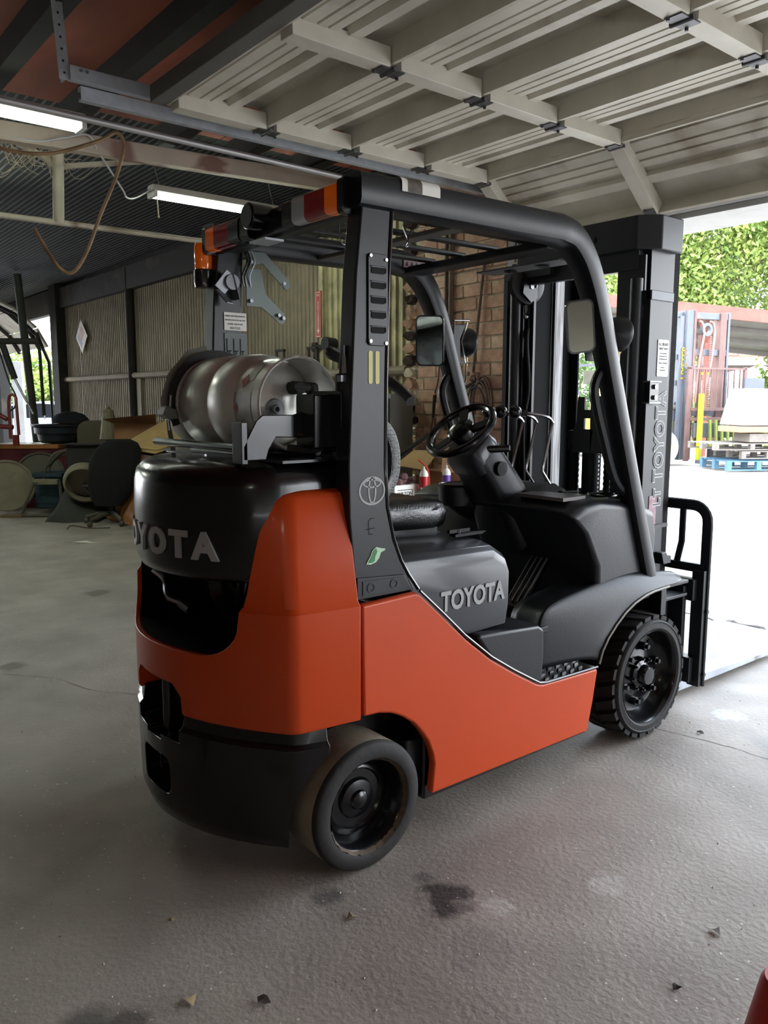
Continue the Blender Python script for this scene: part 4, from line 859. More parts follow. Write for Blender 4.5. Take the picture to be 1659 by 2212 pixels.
# ---- propane tank bracket (part of the truck)
b=B(); TX,TZ,TR=-.075,1.430,.160
b.box((-.21,-.40,1.262),(.06,.42,1.27)).tube([(-.26,-.22,1.30),(-.26,.36,1.30)],.013,n=10).tube([(-.02,-.30,1.285),(-.02,.38,1.285)],.013,n=10); b.obj('tank_tray',blackp,fk)
B().lathe([(TR+.004,-.25),(TR+.004,.22)],(TX,.06,TZ),(0,1,0),24,a0=PI*.60,a1=PI*1.4).obj('tank_cradle',blackp,fk) if False else None
b=B().prism([(-.30,1.27),(-.30,1.31),(-.255,1.385),(-.235,1.40),(-.13,1.40),(-.09,1.41),(-.09,1.33),(-.19,1.335),(-.215,1.30),(-.225,1.27)],'y',-.335,-.328); b.obj('tank_end_plate',blackp,fk,bevel=.003)
B().box((-.305,-.335,1.26),(-.285,-.28,1.38)).obj('end_plate_flange',blackp,fk,bevel=.002)
B().box((-.10,-.40,1.30),(-.02,-.30,1.46)).obj('valve_cover',blackp,fk,bevel=.006)
B().cyl((-.02,-.43,1.28),(-.02,-.43,1.52),.02,n=14).box((-.04,-.45,1.29),(.03,-.30,1.47)).obj('swing_hinge_post',blackp,fk,bevel=.004)
B().cyl((-.015,-.455,1.31),(-.015,-.455,1.50),.007,n=8).bar((-.05,-.455,1.505),(.04,-.455,1.505),.022,.018).bar((-.02,-.455,1.34),(.03,-.455,1.335),.018,.02).bar((.02,-.455,1.505),(.045,-.455,1.505),.012).cyl((-.03,-.455,1.52),(-.03,-.455,1.57),.011,.006,n=10).cyl((-.03,-.455,1.57),(-.03,-.455,1.60),.003,n=6).cyl((-.02,-.455,1.30),(-.02,-.455,1.325),.014,n=6).obj('hinge_bolt_set',steelm,fk)
B().tube(spline([(-.13,-.30,1.30),(-.08,-.34,1.295),(-.03,-.36,1.31),(.02,-.36,1.36)],5),.012,n=8).obj('gas_hose',rubber,fk)
B().tube([(-.15,-.32,1.345),(-.03,-.36,1.33)],.004,n=6).obj('release_rod',chrome,fk)
B().cyl((.0,-.43,1.245),(.03,-.43,1.245),.008,n=6).lathe([(.0,0),(.018,.01),(.02,.02)],(-.015,-.43,1.245),(1,0,0),12).obj('pivot_bolt',steelm,fk)
B().tube([(-.275,-.26,1.285),(-.275,.05,1.285)],.006,n=8).tube([(-.30,-.10,1.275),(-.30,.18,1.275)],.004,n=6).obj('lock_rod',chrome,fk)
# strap clamp round the tank
st=M('grey_strap_steel',(122,128,120),.42,.4,.15,8)
sy=.245
b=B()
for y0,w_ in ((sy,.035),):
    P=[]
    for i in range(13):
        t=math.radians(205-i*(205-20)/12); P.append((TX+(TR+.010)*math.cos(t),y0,TZ+(TR+.010)*math.sin(t)))
    b.tube(P,.01,n=4,flat=(.004,.018))
b.obj('tank_strap',rubber,fk)
b=B().tube([(TX-.02,sy+.02,TZ+TR+.02),(TX-.08,sy+.035,TZ+TR+.005),(TX-.15,sy+.03,TZ+.09),(TX-.182,sy+.02,TZ+.01),(TX-.178,sy+.01,TZ-.04)],.02,n=4,flat=(.006,.024)); b.obj('over_centre_lever',st,fk,bevel=.002)
B().prism([(TX-.215,TZ-.035),(TX-.20,TZ-.005),(TX-.165,TZ-.02),(TX-.16,TZ-.05),(TX-.19,TZ-.052)],'y',sy-.02,sy+.035).obj('lever_hook',st,fk,bevel=.003)
B().tube([(TX-.175,sy+.03,TZ+.03),(TX-.185,sy+.03,TZ-.05),(TX-.185,sy+.0,TZ-.055),(TX-.175,sy+.0,TZ+.03)],.005,n=6).cyl((TX-.182,sy+.015,TZ-.05),(TX-.178,sy+.015,TZ-.10),.007,n=8).obj('latch_bail',steelm,fk)
B().tube([(TX-.178,sy+.015,TZ-.09),(TX-.165,sy+.015,TZ-.17)],.014,n=4,flat=(.016,.009)).obj('latch_link',st,fk,bevel=.002)
# strip with cable behind the tank
B().tube(spline([(.33,.05,1.60),(.26,.02,1.615),(.24,-.02,1.60),(.30,-.10,1.56),(.36,-.2,1.50),(.36,-.3,1.44)],5),.019,n=8).obj('engine_hose',rubber,fk)
# ================================================================ PROPANE TANK
tn=thing('propane_tank',(TX,.06,TZ-TR),'worn aluminium propane cylinder lying across the back of the orange forklift','gas cylinder')
AX=(0,-1,0); O=(TX,.44,TZ)
pr=[(0,-.03),(.05,-.026),(.10,-.008),(.135,.025),(.154,.08),(TR,.13),(TR,.205),(TR-.004,.212),(TR+.001,.22),(TR+.001,.40),(TR-.005,.41),(TR-.005,.425),(TR,.435),(TR,.50),(.155,.545),(.135,.585),(.10,.61),(.05,.628),(0,.632)]
B().lathe(pr,O,AX,48).obj('body',alu,tn,angle=40)
cr_=.142; y0c=.53; y1c=.725
b=B(); 
b.lathe([(cr_+.008,y0c),(cr_+.002,y0c+.02),(cr_,y0c+.05),(cr_,y1c-.008),(cr_+.006,y1c),(cr_+.002,y1c+.006),(cr_-.004,y1c),(cr_-.004,y0c+.04),(cr_-.0,y0c)],O,AX,40,closed=True,a0=math.radians(0),a1=math.radians(360))
col=b.obj('collar',alu,tn,angle=40)
cut(col,[B().box((-.11,-.22,1.28),(.2,-.40,1.56)).m and None or B().box((TX+.09,-.30,TZ-.11),(TX+.2,-.16,TZ+.04)),B().cyl((TX+.03,-.145,TZ+.02),(TX+.03,-.145,TZ+.3),.022,n=12)])
B().lathe([(.03,0),(.034,.004),(.03,.012),(.014,.014),(.012,.02),(.008,.02),(.006,.012),(0,.012)],(TX-.03,-.185,TZ-.015),(0,-1,0),20).obj('relief_valve',steelm,tn)
B().cyl((TX+.035,-.16,TZ+.05),(TX+.035,-.24,TZ+.05),.02,n=14).cyl((TX+.01,-.225,TZ+.055),(TX+.10,-.225,TZ+.05),.017,n=12).cyl((TX+.085,-.225,TZ+.06),(TX+.09,-.24,TZ-.02),.02,n=12).obj('valve',rubber,tn,bevel=.003)
labw=M('cloudy_sticker',(170,170,162),.4,.2,.2,20,rgb2=(140,140,134))
redd=M('red_hazard_print',(168,44,36),.5,0,.2,20)
def patch(h0,h1,a0,a1,m,name,r=cr_+.0012,shape=None):
    n=8;k=4; b=B(); vs=[]
    for j in range(k+1):
        for i in range(n+1):
            u=i/n;v=j/k
            if shape=='d': 
                ww=1-abs(2*v-1); u=.5+(u-.5)*ww
            t=math.radians(a0+(a1-a0)*v); h=h0+(h1-h0)*u; vs.append((TX+r*math.cos(t),.44-h,TZ+r*math.sin(t)))
    return b.add(vs,[(j*(n+1)+i,j*(n+1)+i+1,(j+1)*(n+1)+i+1,(j+1)*(n+1)+i) for j in range(k) for i in range(n)]).obj(name,m,tn)
patch(.575,.675,165,205,labw,'worn_label'); patch(.60,.64,140,160,redd,'hazard_diamond',r=cr_+.002,shape='d'); patch(.575,.60,178,190,redd,'hazard_diamond',r=cr_+.002,shape='d'); patch(.59,.615,200,214,redd,'hazard_diamond',r=cr_+.002,shape='d')
patch(.62,.665,120,150,labw,'worn_label')
# ================================================================ THINGS IN THE SHED
def fr(x,y,z=0,a=-39.12): return Matrix.Translation((x,y,z))@Matrix.Rotation(math.radians(a),4,'Z')
cardb=M('cardboard',(196,164,112),.85,0,.12,5,bump=.1,bscale=80,dirt=(150,120,84),dscale=4)
cardd=M('brown_cardboard',(150,108,72),.85,0,.15,5)
woodo=M('orange_varnished_wood',(166,112,56),.45,0,.12,2,rgb2=(146,94,46),vec=(6,6,1),coat=.2)
dustg=M('dusty_grey_metal',(92,88,76),.7,.2,.25,6)
dustp=M('dusty_cream_plastic',(128,120,98),.75,0,.2,5,dirt=(78,70,58),dscale=3)
blackc=M('black_chair_fabric',(9,9,10),.9,0,.2,60)
# fluorescent fittings
def shop_light(c,L,label,parts=True,tube='lit_tube',es=16):
    x,y,z=c; t=thing('shop_light',(x,y,z-.04),label,'light fixture')
    B().prism([(y-.075,z-.005),(y-.05,z+.045),(y+.05,z+.045),(y+.075,z-.005),(y+.07,z-.012),(y-.07,z-.012)],'x',x-L/2,x+L/2).obj('housing',white,t,bevel=.004)
    B().cyl((x-L/2+.03,y-.045,z-.03),(x+L/2-.03,y-.045,z-.03),.0165,n=12).obj('lamp_tube',M(tube,(240,248,255),.3,0,0,emit=(238,250,232),es=es),t)
    B().cyl((x-L/2+.03,y+.045,z-.03),(x+L/2-.03,y+.045,z-.03),.0165,n=12).obj('lamp_tube',MAT[tube],t)
    for s_ in (-1,1): B().box((x+s_*(L/2-.03),y-.07,z-.05),(x+s_*L/2,y+.07,z+.0)).obj('end_socket',white,t,bevel=.003)
    return t
t=shop_light((2.0,4.0,3.10),1.32,'bright hanging shop light with pull cord, behind the amber beacon')
B().cyl((1.36,3.93,3.06),(1.37,3.93,2.90),.004,n=6).cyl((1.37,3.93,2.885),(1.37,3.93,2.90),.009,n=8).obj('pull_cord',M('old_ivory_cord',(200,190,150),.6),t)
for x in (1.42,2.48): B().tube([(x,4.0,3.14),(x-.03,4.0,3.25),(x-.06,4.0,3.38)],.004,n=5).tube([(x,4.0,3.14),(x+.08,4.0,3.25),(x+.13,4.0,3.38)],.003,n=5).obj('hanging_chain',steelm,t)
shop_light((-.18,2.92,3.15),1.25,'lit fluorescent strip fixed high under the roof at the upper left',tube='lit_tube_dim',es=3)
for i,(lx,ly,lz,lab) in enumerate([(0.0,6.2,3.15,'added unseen fill light hanging deep in the left bay'),(-2.5,9.5,3.15,'added unseen fill light at the far end of the left bay')]):
    shop_light((lx,ly,lz),1.25,lab,tube='fill_tube_left',es=46)  # unseen fill fittings, added to brighten the left floor and the bricks
shop_light((-5.5,-4.5,3.2),1.25,'added unseen fill light at the back right of the shed',tube='fill_tube_back',es=22)  # added out of view so the mirrors reflect a lit shed
white_c=M('white_cable',(196,196,196),.5)
tag(B().tube(spline([(-.9,3.40,3.19),(.15,3.38,3.12),(.45,3.36,3.17),(.62,3.34,3.22),(.72,3.40,3.13),(.95,3.6,2.97),(1.0,3.65,2.93),(1.12,3.78,2.97),(1.33,3.98,3.10)],6),.007,n=6).obj('power_cable',white_c),'thin white electric cable sagging from the beam to the hanging shop light','cable')
hosem=M('tan_rubber_hose',(150,122,84),.6,0,.3,9,rgb2=(110,84,54))
tag(B().tube(spline([(-.6,2.6,2.92),(-.25,2.55,2.82),(0.05,2.48,2.80),(.33,2.42,2.90),(.45,2.40,2.97),(.49,2.40,2.90),(.44,2.42,2.72),(.36,2.46,2.52),(.28,2.5,2.30),(.20,2.52,2.18),(.13,2.55,2.21),(.06,2.6,2.35),(.03,2.62,2.42)],8),.011,n=8).obj('air_hose',hosem),'tan rubber air hose looped over the conduit and hanging in a long curve','hose')
# cobweb
webm=M('dusty_cobweb',(196,184,156),.9,0,.2,20)
b=B(); rnd=random.Random(5)
for i in range(60):
    a=Vector((.18+rnd.uniform(-.28,.30),3.46,3.12+rnd.uniform(-.05,.06))); c=a+Vector((rnd.uniform(-.26,.3),rnd.uniform(-.05,.05),rnd.uniform(-.16,.05))); m_=(a+c)/2+Vector((rnd.uniform(-.05,.05),0,-rnd.uniform(.01,.14)))
    b.tube(spline([a,m_,c],5),rnd.uniform(.0006,.002),n=4)
o=b.obj('cobweb',webm); o['kind']='stuff'; tag(o,'thick dusty cobweb hanging around the top of the white pipe upright','cobweb')
# wall things
rs=thing('fire_extinguisher_sign',(XW,4.28,2.04),'tall narrow red fire extinguisher sign with a down arrow on the metal wall','sign')
B().box((XW-.012,4.235,2.055),(XW-.004,4.325,2.50)).obj('board',M('sign_red',(170,52,40),.5),rs)
b=B(); 
for y0,y1,z0,z1 in ((4.24,4.32,2.485,2.492),(4.24,4.32,2.063,2.07),(4.24,4.245,2.063,2.49),(4.315,4.32,2.063,2.49)): b.box((XW-.0135,y0,z0),(XW-.012,y1,z1))
b.prism([(4.272,2.40),(4.272,2.13),(4.258,2.13),(4.28,2.085),(4.302,2.13),(4.288,2.13),(4.288,2.40)],'x',XW-.0135,XW-.012); b.obj('sign_print',M('sign_pale_red',(232,190,176),.5),rs)
text('sign_text','FIRE',.032,MAT['sign_pale_red'],rs,(XW-.0135,4.28,2.46),(0,-1,0),(0,0,1),xs=.9); 
for i,ch in enumerate('EXTINGUISHER'): text('sign_text',ch,.02,MAT['sign_red'],rs,(XW-.0145,4.28,2.39-.021*i),(0,-1,0),(0,0,1),extrude=.0004)
eh=thing('extinguisher_bracket',(XW,4.15,1.9),'black metal bracket sticking out of the wall just under the red sign','bracket')
B().cyl((XW,4.02,1.98),(XW-.12,4.02,1.98),.055,.065,n=16).obj('cup',dks,eh); B().box((XW-.03,4.05,1.945),(XW-.005,4.36,1.985)).box((XW-.03,4.30,1.92),(XW-.005,4.38,2.01)).obj('arm',dks,eh,bevel=.005)
dm=thing('hazard_diamond',(XW,11.05,2.2),'small diamond shaped hazard placard on the metal wall at far left','placard')
B().prism([(11.05,2.20),(10.78,2.47),(11.05,2.74),(11.32,2.47)],'x',XW-.012,XW-.004).obj('board',M('faded_placard',(190,178,166),.5,0,.2,6),dm)
B().prism([(11.18,2.50),(11.05,2.64),(10.93,2.52),(11.05,2.40)],'x',XW-.0135,XW-.012).obj('placard_print',M('placard_red',(150,60,50),.5),dm)
B().prism([(11.25,2.47),(11.08,2.30),(11.02,2.36),(11.18,2.52)],'x',XW-.0138,XW-.012).obj('placard_print',M('placard_blue',(70,80,110),.5),dm)
for i,(y,lab) in enumerate([(4.96,'black iron hook loop on the wall above the left half of the silver tank'),(4.36,'black iron hook loop on the wall above the right half of the silver tank')]):
    hk=B().bar((XW-.03,y-.07,1.72),(XW-.03,y-.07,1.95),.035,.012).bar((XW-.03,y+.07,1.72),(XW-.03,y+.07,1.95),.035,.012).bar((XW-.03,y-.085,1.96),(XW-.03,y+.085,1.96),.03,.025).box((XW-.04,y-.08,1.66),(XW+.03,y+.08,1.74)).obj('wall_hook',rubber,bevel=.003); tag(hk,lab,'hook','black hook loops on the wall')
# posts of the left bay
tag(B().cyl((2.38,11,.0),(2.19,11,3.36),.06,n=14).obj('support_post',M('greenish_post_paint',(70,74,66),.6,.1,.2,5)),'greenish steel pole standing at the far left in front of the open bay door','post')
# --- hoist frame and hoses in front of the far door
hs=thing('engine_hoist',(1.2,9.3,0),'tall dark hydraulic lifting frame with a crossbar, at the far left edge','hoist')
Hm=fr(1.40,8.75)
B(Hm).tube([(-.35,0,2.19),(.42,0,2.19)],.04,n=10).obj('crossbar',dks,hs)
B(Hm).tube([(.40,0,2.3),(.42,0,2.05),(.43,.0,1.25)],.022,n=8).obj('hanging_strap',rubber,hs)
B(Hm).tube([(-.05,0,2.15),(.08,0,1.72)],.04,n=10).obj('ram_cylinder',dks,hs)
B(Hm).tube([(.07,0,1.74),(.30,-.02,1.27)],.016,n=8).obj('ram_rod',steelm,hs)
B(Hm).tube(spline([(-.12,0,2.18),(.0,.0,1.7),(.08,0,1.5),(.06,0,1.36),(-.02,0,1.30)],6),.010,n=6).tube(spline([(-.14,0,2.18),(-.14,0,1.4)],4),.006,n=6).obj('hoist_hose',rubber,hs)
rd=M('old_red_paint',(120,30,28),.5,0,.3,6)
B(Hm).tube([(-.02,0,.95),(-.02,0,1.42),(.0,0,1.5),(.04,0,1.52),(.08,0,1.48),(.09,0,1.0)],.02,n=8).tube([(-.3,0,1.35),(-.05,0,1.2)],.03,n=8).tube([(-.3,.0,1.12),(.02,0,1.10)],.03,n=8).obj('red_arm',rd,hs)
B(Hm).box((.0,.0,.86),(.07,.06,1.0)).obj('foot',rd,hs,bevel=.01); B(Hm).box((-.5,.3,0),(-.42,.38,2.2)).obj('column',rd,hs,bevel=.01)
# --- maroon cabinet with wooden top, tub on it
mc=thing('tool_cabinet',(1.9,10.0,0),'maroon steel cabinet with an orange wood top by the far left door','cabinet')
Cm=fr(1.75,8.95); 
B(Cm).box((-.6,0,.0),(.42,.55,.80)).obj('body',M('maroon_paint',(84,20,30),.5,0,.2,4),mc,bevel=.01)
B(Cm).box((-.62,-.02,.80),(.30,.57,.86)).obj('wood_top',woodo,mc,bevel=.006)
B(Cm).tube([(.38,-.01,.3),(.385,-.012,.62)],.006,n=6).obj('handle',steelm,mc)
tag(B(Cm).lathe([(0,.87),(.20,.87),(.235,.9),(.25,.99),(.285,1.0),(.29,1.08),(.33,1.10),(.33,1.12),(.29,1.115),(.23,1.0),(0,.93)],(.18,.25,0),(0,0,1),28).obj('wash_tub',M('dark_blue_plastic',(20,30,42),.5,0,.2,5)),'dark blue plastic tub standing on the maroon cabinet','tub')
tag(B(Cm).loft([[Vector((.3+.25*math.cos(t)*k_,.45+.14*math.sin(t)*k_,1.13+h)) for t in [2*PI*i/12 for i in range(12)]] for k_,h in ((1,0),(1.05,.05),(.8,.12),(.3,.16))]).obj('dark_cloth',M('dark_blue_cloth',(24,26,34),.9)),'crumpled dark cloth lying on top of the blue tub','cloth')
tag(B(fr(2.25,9.05)).box((.02,.0,.45),(.16,.06,1.16)).obj('timber_board',M('brown_plank',(120,84,56),.7,0,.2,3),bevel=.004),'upright brown timber board standing right of the maroon cabinet','board')
tag(B(fr(2.05,9.2)).add([(-.05,0,.85),(.22,.02,.85),(.24,.02,1.15),(.12,0,1.17),(-.02,.01,1.0),(-.05,.03,.85),(.22,.05,.85),(.24,.05,1.15),(.12,.03,1.17),(-.02,.04,1.0)],[(0,1,2,3,4),(9,8,7,6,5),(0,5,6,1),(1,6,7,2),(2,7,8,3),(3,8,9,4),(4,9,5,0)]).obj('cardboard_sheet',cardd),'torn brown cardboard piece beside the blue tub','cardboard')
# --- floor junk from left to right
def disc(M_,c,r,th,tilt,yaw_,mat,name,label,cat,rim=None):
    m=M_@Matrix.Translation(c)@Matrix.Rotation(math.radians(yaw_),4,'Z')@Matrix.Rotation(math.radians(tilt),4,'X')
    t=thing(name,m.to_translation(),label,cat)
    B(m).lathe([(0,.012),(r*.5,.014),(r*.93,.01),(r*.95,.03),(r,.035),(r,0),(0,-.005)],(0,0,0),(0,-1,0),36).obj('face',mat,t,angle=40)
    B(m).tube([Vector((r*math.cos(a),-.02,r*math.sin(a))) for a in [2*PI*i/36 for i in range(36)]],.014,n=6,closed=True).obj('rolled_rim',rim or mat,t)
    return t
disc(fr(1.41,8.61),(-.16,.0,.35),.33,.02,-20,28,dustp,'drum_lid','pale round drum lid leaning on its edge at the far left','lid')
disc(fr(1.41,8.61),(.18,.25,.46),.30,.02,-10,20,dustg,'fan_guard','dusty dark round cover standing behind the pale drum lid','cover')
bl=M('faded_blue_plastic',(34,60,72),.65,0,.25,5)
K=fr(1.60,8.07)
cr2=thing('storage_crate',(1.60,8.2,0),'faded blue plastic crate between the drum lid and the cloth heap','crate')
B(K).box((-.20,.10,.08),(.14,.45,.50)).obj('crate_body',bl,cr2,bevel=.015); B(K).box((-.22,.08,.48),(.16,.47,.53)).obj('crate_rim',bl,cr2,bevel=.006)
for i in range(3): B(K).box((-.19,.09,.15+.1*i),(.13,.102,.18+.1*i)).obj('crate_rib',bl,cr2)
cf=thing('chair_frame',(1.60,8.0,0),'bent grey metal frame tipped forward in front of the blue crate','frame')
B(K).tube([(-.30,-.1,.02),(-.14,-.05,.42),(.16,.0,.44)],.022,n=8).tube([(-.30,-.1,.02),(.08,-.12,.02),(.2,-.1,.08)],.022,n=8).tube([(.16,0,.44),(.2,-.05,.05)],.02,n=8).obj('tube_frame',dustg,cf)
B(K).box((-.14,-.06,.40),(.16,.02,.47)).obj('seat_rail',dustp,cf,bevel=.01)
B(K).tube(spline([(-.08,.1,.45),(-.04,.12,.62),(.08,.12,.78),(.28,.12,.80),(.44,.12,.70)],6),.018,n=8).tube(spline([(-.04,.14,.45),(.0,.14,.62),(.12,.14,.74),(.3,.14,.76),(.4,.14,.62)],6),.012,n=8).obj('bent_hoop',dustg,cf)
# slumped grey sheet
b=B(fr(1.75,7.45)); vs=[];fs=[];nx_,ny_=14,10
for j in range(ny_+1):
    for i in range(nx_+1):
        u=i/nx_;v=j/ny_; h=.50*math.sin(PI*min(1,u*.95+.03))**.7*(v)**.8+.012*math.sin(9*u+5*v); vs.append((-.32+.62*u,-.18+.34*v+.02*math.sin(11*u),h*(.8+.2*math.sin(5*u+1))+.004))
b.add(vs,[(j*(nx_+1)+i,j*(nx_+1)+i+1,(j+1)*(nx_+1)+i+1,(j+1)*(nx_+1)+i) for j in range(ny_) for i in range(nx_)])
tag(b.obj('grey_tarpaulin',M('dark_grey_sheet',(52,52,46),.85,0,.2,6),angle=80),'dark grey sheet slumped over junk in front of the office chair','tarpaulin')
fn=thing('fan_housing',(1.85,7.3,.4),'dusty cream ring shaped fan housing resting on the grey sheet','fan housing')
m=fr(1.82,7.35)@Matrix.Translation((.02,0,.48))@Matrix.Rotation(math.radians(-18),4,'Y')@Matrix.Rotation(math.radians(20),4,'X')
B(m).lathe([(.21,0),(.23,-.02),(.25,.0),(.25,.06),(.235,.10),(.21,.11),(.20,.06)],(0,0,0),(0,-1,0),30,closed=True).obj('ring',dustp,fn,angle=50)
B(m).tube([(-.05,-.03,-.02),(.12,-.06,-.10),(.24,-.05,-.13)],.015,n=8).tube([(-.05,-.03,-.02),(-.02,-.02,-.14)],.014,n=8).obj('strut',steelm,fn)
B(m).lathe([(0,.04),(.2,.05),(.21,.03)],(0,0,0),(0,1,0),24).obj('back_disc',dustp,fn)
# heap behind: coiled pieces
tag(B(fr(2.0,7.9)).tube(spline([(-.45,0,.62),(-.25,.0,.80),(.0,0,.84),(.2,0,.80),(.3,.02,.66)],6),.02,n=8).box((-.2,.02,.55),(.35,.2,.62)).obj('metal_trim',dustg),'bent dusty metal trim lying behind the cream fan housing','scrap metal')
# office chair
oc=thing('office_chair',(1.92,6.95,0),'black office chair with a tall rounded back, turned away beside the wood panel','chair')
O_=fr(1.92,6.92)
def bs(z,w_,x,t=.05,y=0): return [Vector((x+w_/2*math.cos(a),y+t*math.sin(a),z)) for a in [2*PI*i/16 for i in range(16)]]
B(O_).loft([bs(.22,.30,.03),bs(.30,.44,.04),bs(.50,.56,.07),bs(.72,.60,.12),bs(.88,.54,.17),bs(.96,.40,.20),bs(1.0,.2,.22,.03)]).obj('backrest',blackc,oc,angle=60)
B(O_).loft([bs(.36,.46,.05,.22,.22),bs(.40,.5,.05,.25,.22),bs(.45,.46,.05,.23,.22)]).obj('seat',blackc,oc,angle=60)
B(O_).cyl((.02,.15,.10),(.02,.15,.38),.03,n=12).obj('gas_post',blacks,oc)
for k_ in range(5):
    a=2*PI*k_/5+.45; p=Vector((.02+.30*math.cos(a),.10+.30*math.sin(a)-.05,.075)); B(O_).tube([(.02,.10,.12),(.02+.15*math.cos(a),.08+.15*math.sin(a),.115),p],[.028,.024,.02],n=8).obj('base_leg',dustg,oc)
    B(O_).cyl(p+Vector((-.02,0,-.042)),p+Vector((.02,0,-.042)),.032,n=14).obj('caster',dustg,oc)
# leaning wood panel
wp=B().add([(2.05,7.32,.02),(2.05,6.35,.02),(2.38,6.05,.80),(2.38,7.12,.80),(2.07,7.32,.02),(2.07,6.35,.02),(2.40,6.05,.80),(2.40,7.12,.80)],[(0,1,2,3),(7,6,5,4),(0,4,5,1),(1,5,6,2),(2,6,7,3),(3,7,4,0)]).obj('wood_panel',woodo,bevel=.004); tag(wp,'orange varnished wood panel leaning back at a slant beside the forklift','panel')
tag(B(fr(2.12,6.60)).box((-.1,-.12,.0),(.38,-.06,.05)).box((-.18,-.30,.0),(.5,-.24,.03)).obj('floor_batten',M('weathered_batten',(140,130,114),.8,0,.2,8)) if False else B(fr(2.05,6.35,0,-48)).box((-.12,0,.0),(.62,.05,.035)).obj('floor_batten',M('weathered_batten',(140,130,114),.8,0,.2,8),bevel=.003),'weathered batten lying on the floor below the wood panel','plank')
tag(B(fr(2.2,6.5,0,-45)).box((.0,.1,.0),(.55,.22,.02)).obj('floor_board',M('pale_board',(130,118,92),.8)),'flat pale board lying just behind the weathered batten','plank')
tag(B(fr(1.72,6.6)).tube(spline([(-.35,-.05,.01),(-.30,-.04,.05),(-.1,-.03,.02),(.12,0,.02)],5),.008,n=6).obj('bent_wire',dustg),'thin bent wire lying on the floor in front of the office chair','wire')
tag(B(fr(1.35,8.05)).box((-.35,0,0),(-.08,.18,.035)).obj('flat_board',M('brown_flat_board',(112,92,72),.8),bevel=.004),'flat brown board on the floor below the drum lid','plank')
# cardboard on a dark crate
tag(B(fr(2.45,6.82)).box((-.22,.08,.0),(.35,.42,.86)).obj('dark_crate',M('dark_crate_wood',(30,27,25),.9),bevel=.01),'large dark crate hidden behind the wood panel, under the cardboard','crate')
FC=fr(2.42,6.75)
for i,(dz,dx,dt,lab) in enumerate([(0,0,0,'topmost flattened cardboard sheet on the dark crate'),(-.018,.02,.04,'middle flattened cardboard sheet on the dark crate'),(-.036,-.01,-.03,'lowest flattened cardboard sheet on the dark crate')]):
    q=[(-.33+dx,-.05,.93+dz),(.10+dx,-.12+dt,.87+dz),(.34+dx,.05,.95+dz),(.42+dx,.35,1.18+dz),(.12+dx,.42,1.24+dz)]; q2=[(a,b_,c-.008) for a,b_,c in q]
    tag(B(FC).add(q+q2,[(0,1,2,3,4),(9,8,7,6,5)]+[(i_,5+i_,5+(i_+1)%5,(i_+1)%5) for i_ in range(5)]).obj('flattened_box',cardb),lab,'cardboard','flattened boxes on the dark crate')
bx=thing('open_cardboard_box',(2.6,7.4,.9),'brown cardboard box behind the flattened sheets, flaps open','box')
X_=fr(2.42,7.30)
B(X_).box((-.22,0,.86),(.30,.35,1.16)).obj('box_body',cardd,bx,bevel=.003)
B(X_).add([(-.22,0,1.16),(.30,0,1.16),(.36,-.2,1.28),(-.3,-.18,1.22)],[(0,1,2,3)]).obj('flap',cardd,bx); B(X_).add([(.30,0,1.16),(.30,.35,1.16),(.5,.35,1.05),(.5,0,1.1)],[(0,1,2,3)]).obj('flap',cardb,bx)
cn=thing('traffic_cone',(2.35,7.55,.9),'dusty pale ribbed cone shape with a ball top near the corrugated wall','cone')
N_=fr(2.30,7.75)
B(N_).lathe([(.0,1.39),(.022,1.385),(.03,1.36),(.02,1.34),(.05,1.33),(.075,1.31),(.07,1.29),(.09,1.15),(.115,.98),(.12,.96),(.10,.95),(.0,.95)],(-.0,0,0),(0,0,1),10).obj('shell',dustp,cn,angle=20)
B(N_).tube([(0,0,.96),(-.12,.0,.55)],.012,n=6).tube([(0,0,.96),(.12,0,.55)],.012,n=6).tube([(0,0,.96),(.0,.1,.55)],.012,n=6).cyl((0,0,.0),(0,0,.95),.05,n=10).obj('stand',dustp,cn)
pl_=fr(2.45,8.3)
tag(B(pl_).prism(arc(-.22,1.02,.16,90,180,8)+[(-.38,.0),(.35,.0),(.35,1.18)],'y',0,.03).obj('metal_plate',M('dusty_tan_panel',(92,84,66),.6,.1,.2,4),bevel=.006),'large dusty tan panel with one rounded corner standing against the wall','panel')
tag(B(fr(2.55,7.55)).tube([(.0,0,.98),(.12,0,1.25),(.14,0,1.32)],.013,n=8).obj('steel_tube',chrome),'short shiny steel tube leaning among the junk near the wall post','tube')
tag(B(fr(1.95,7.55)).box((-.32,0,.90),(.22,.25,.915)).box((-.28,.05,0),(.18,.2,.9)).obj('rusty_shelf',dks,bevel=.003),'dark metal shelf frame standing behind the office chair','shelf')
tag(B(fr(2.9,7.1)).lathe([(.0,0),(.12,.04),(.15,.10),(.14,.10),(.11,.05),(0,.012)],(-.02,0,1.28),(0,0,1),20).cyl((-.02,.0,.9),(-.02,0,1.29),.02,n=8).obj('metal_bowl',steelm),'small steel bowl catching light above the cardboard, left of the tank','bowl')
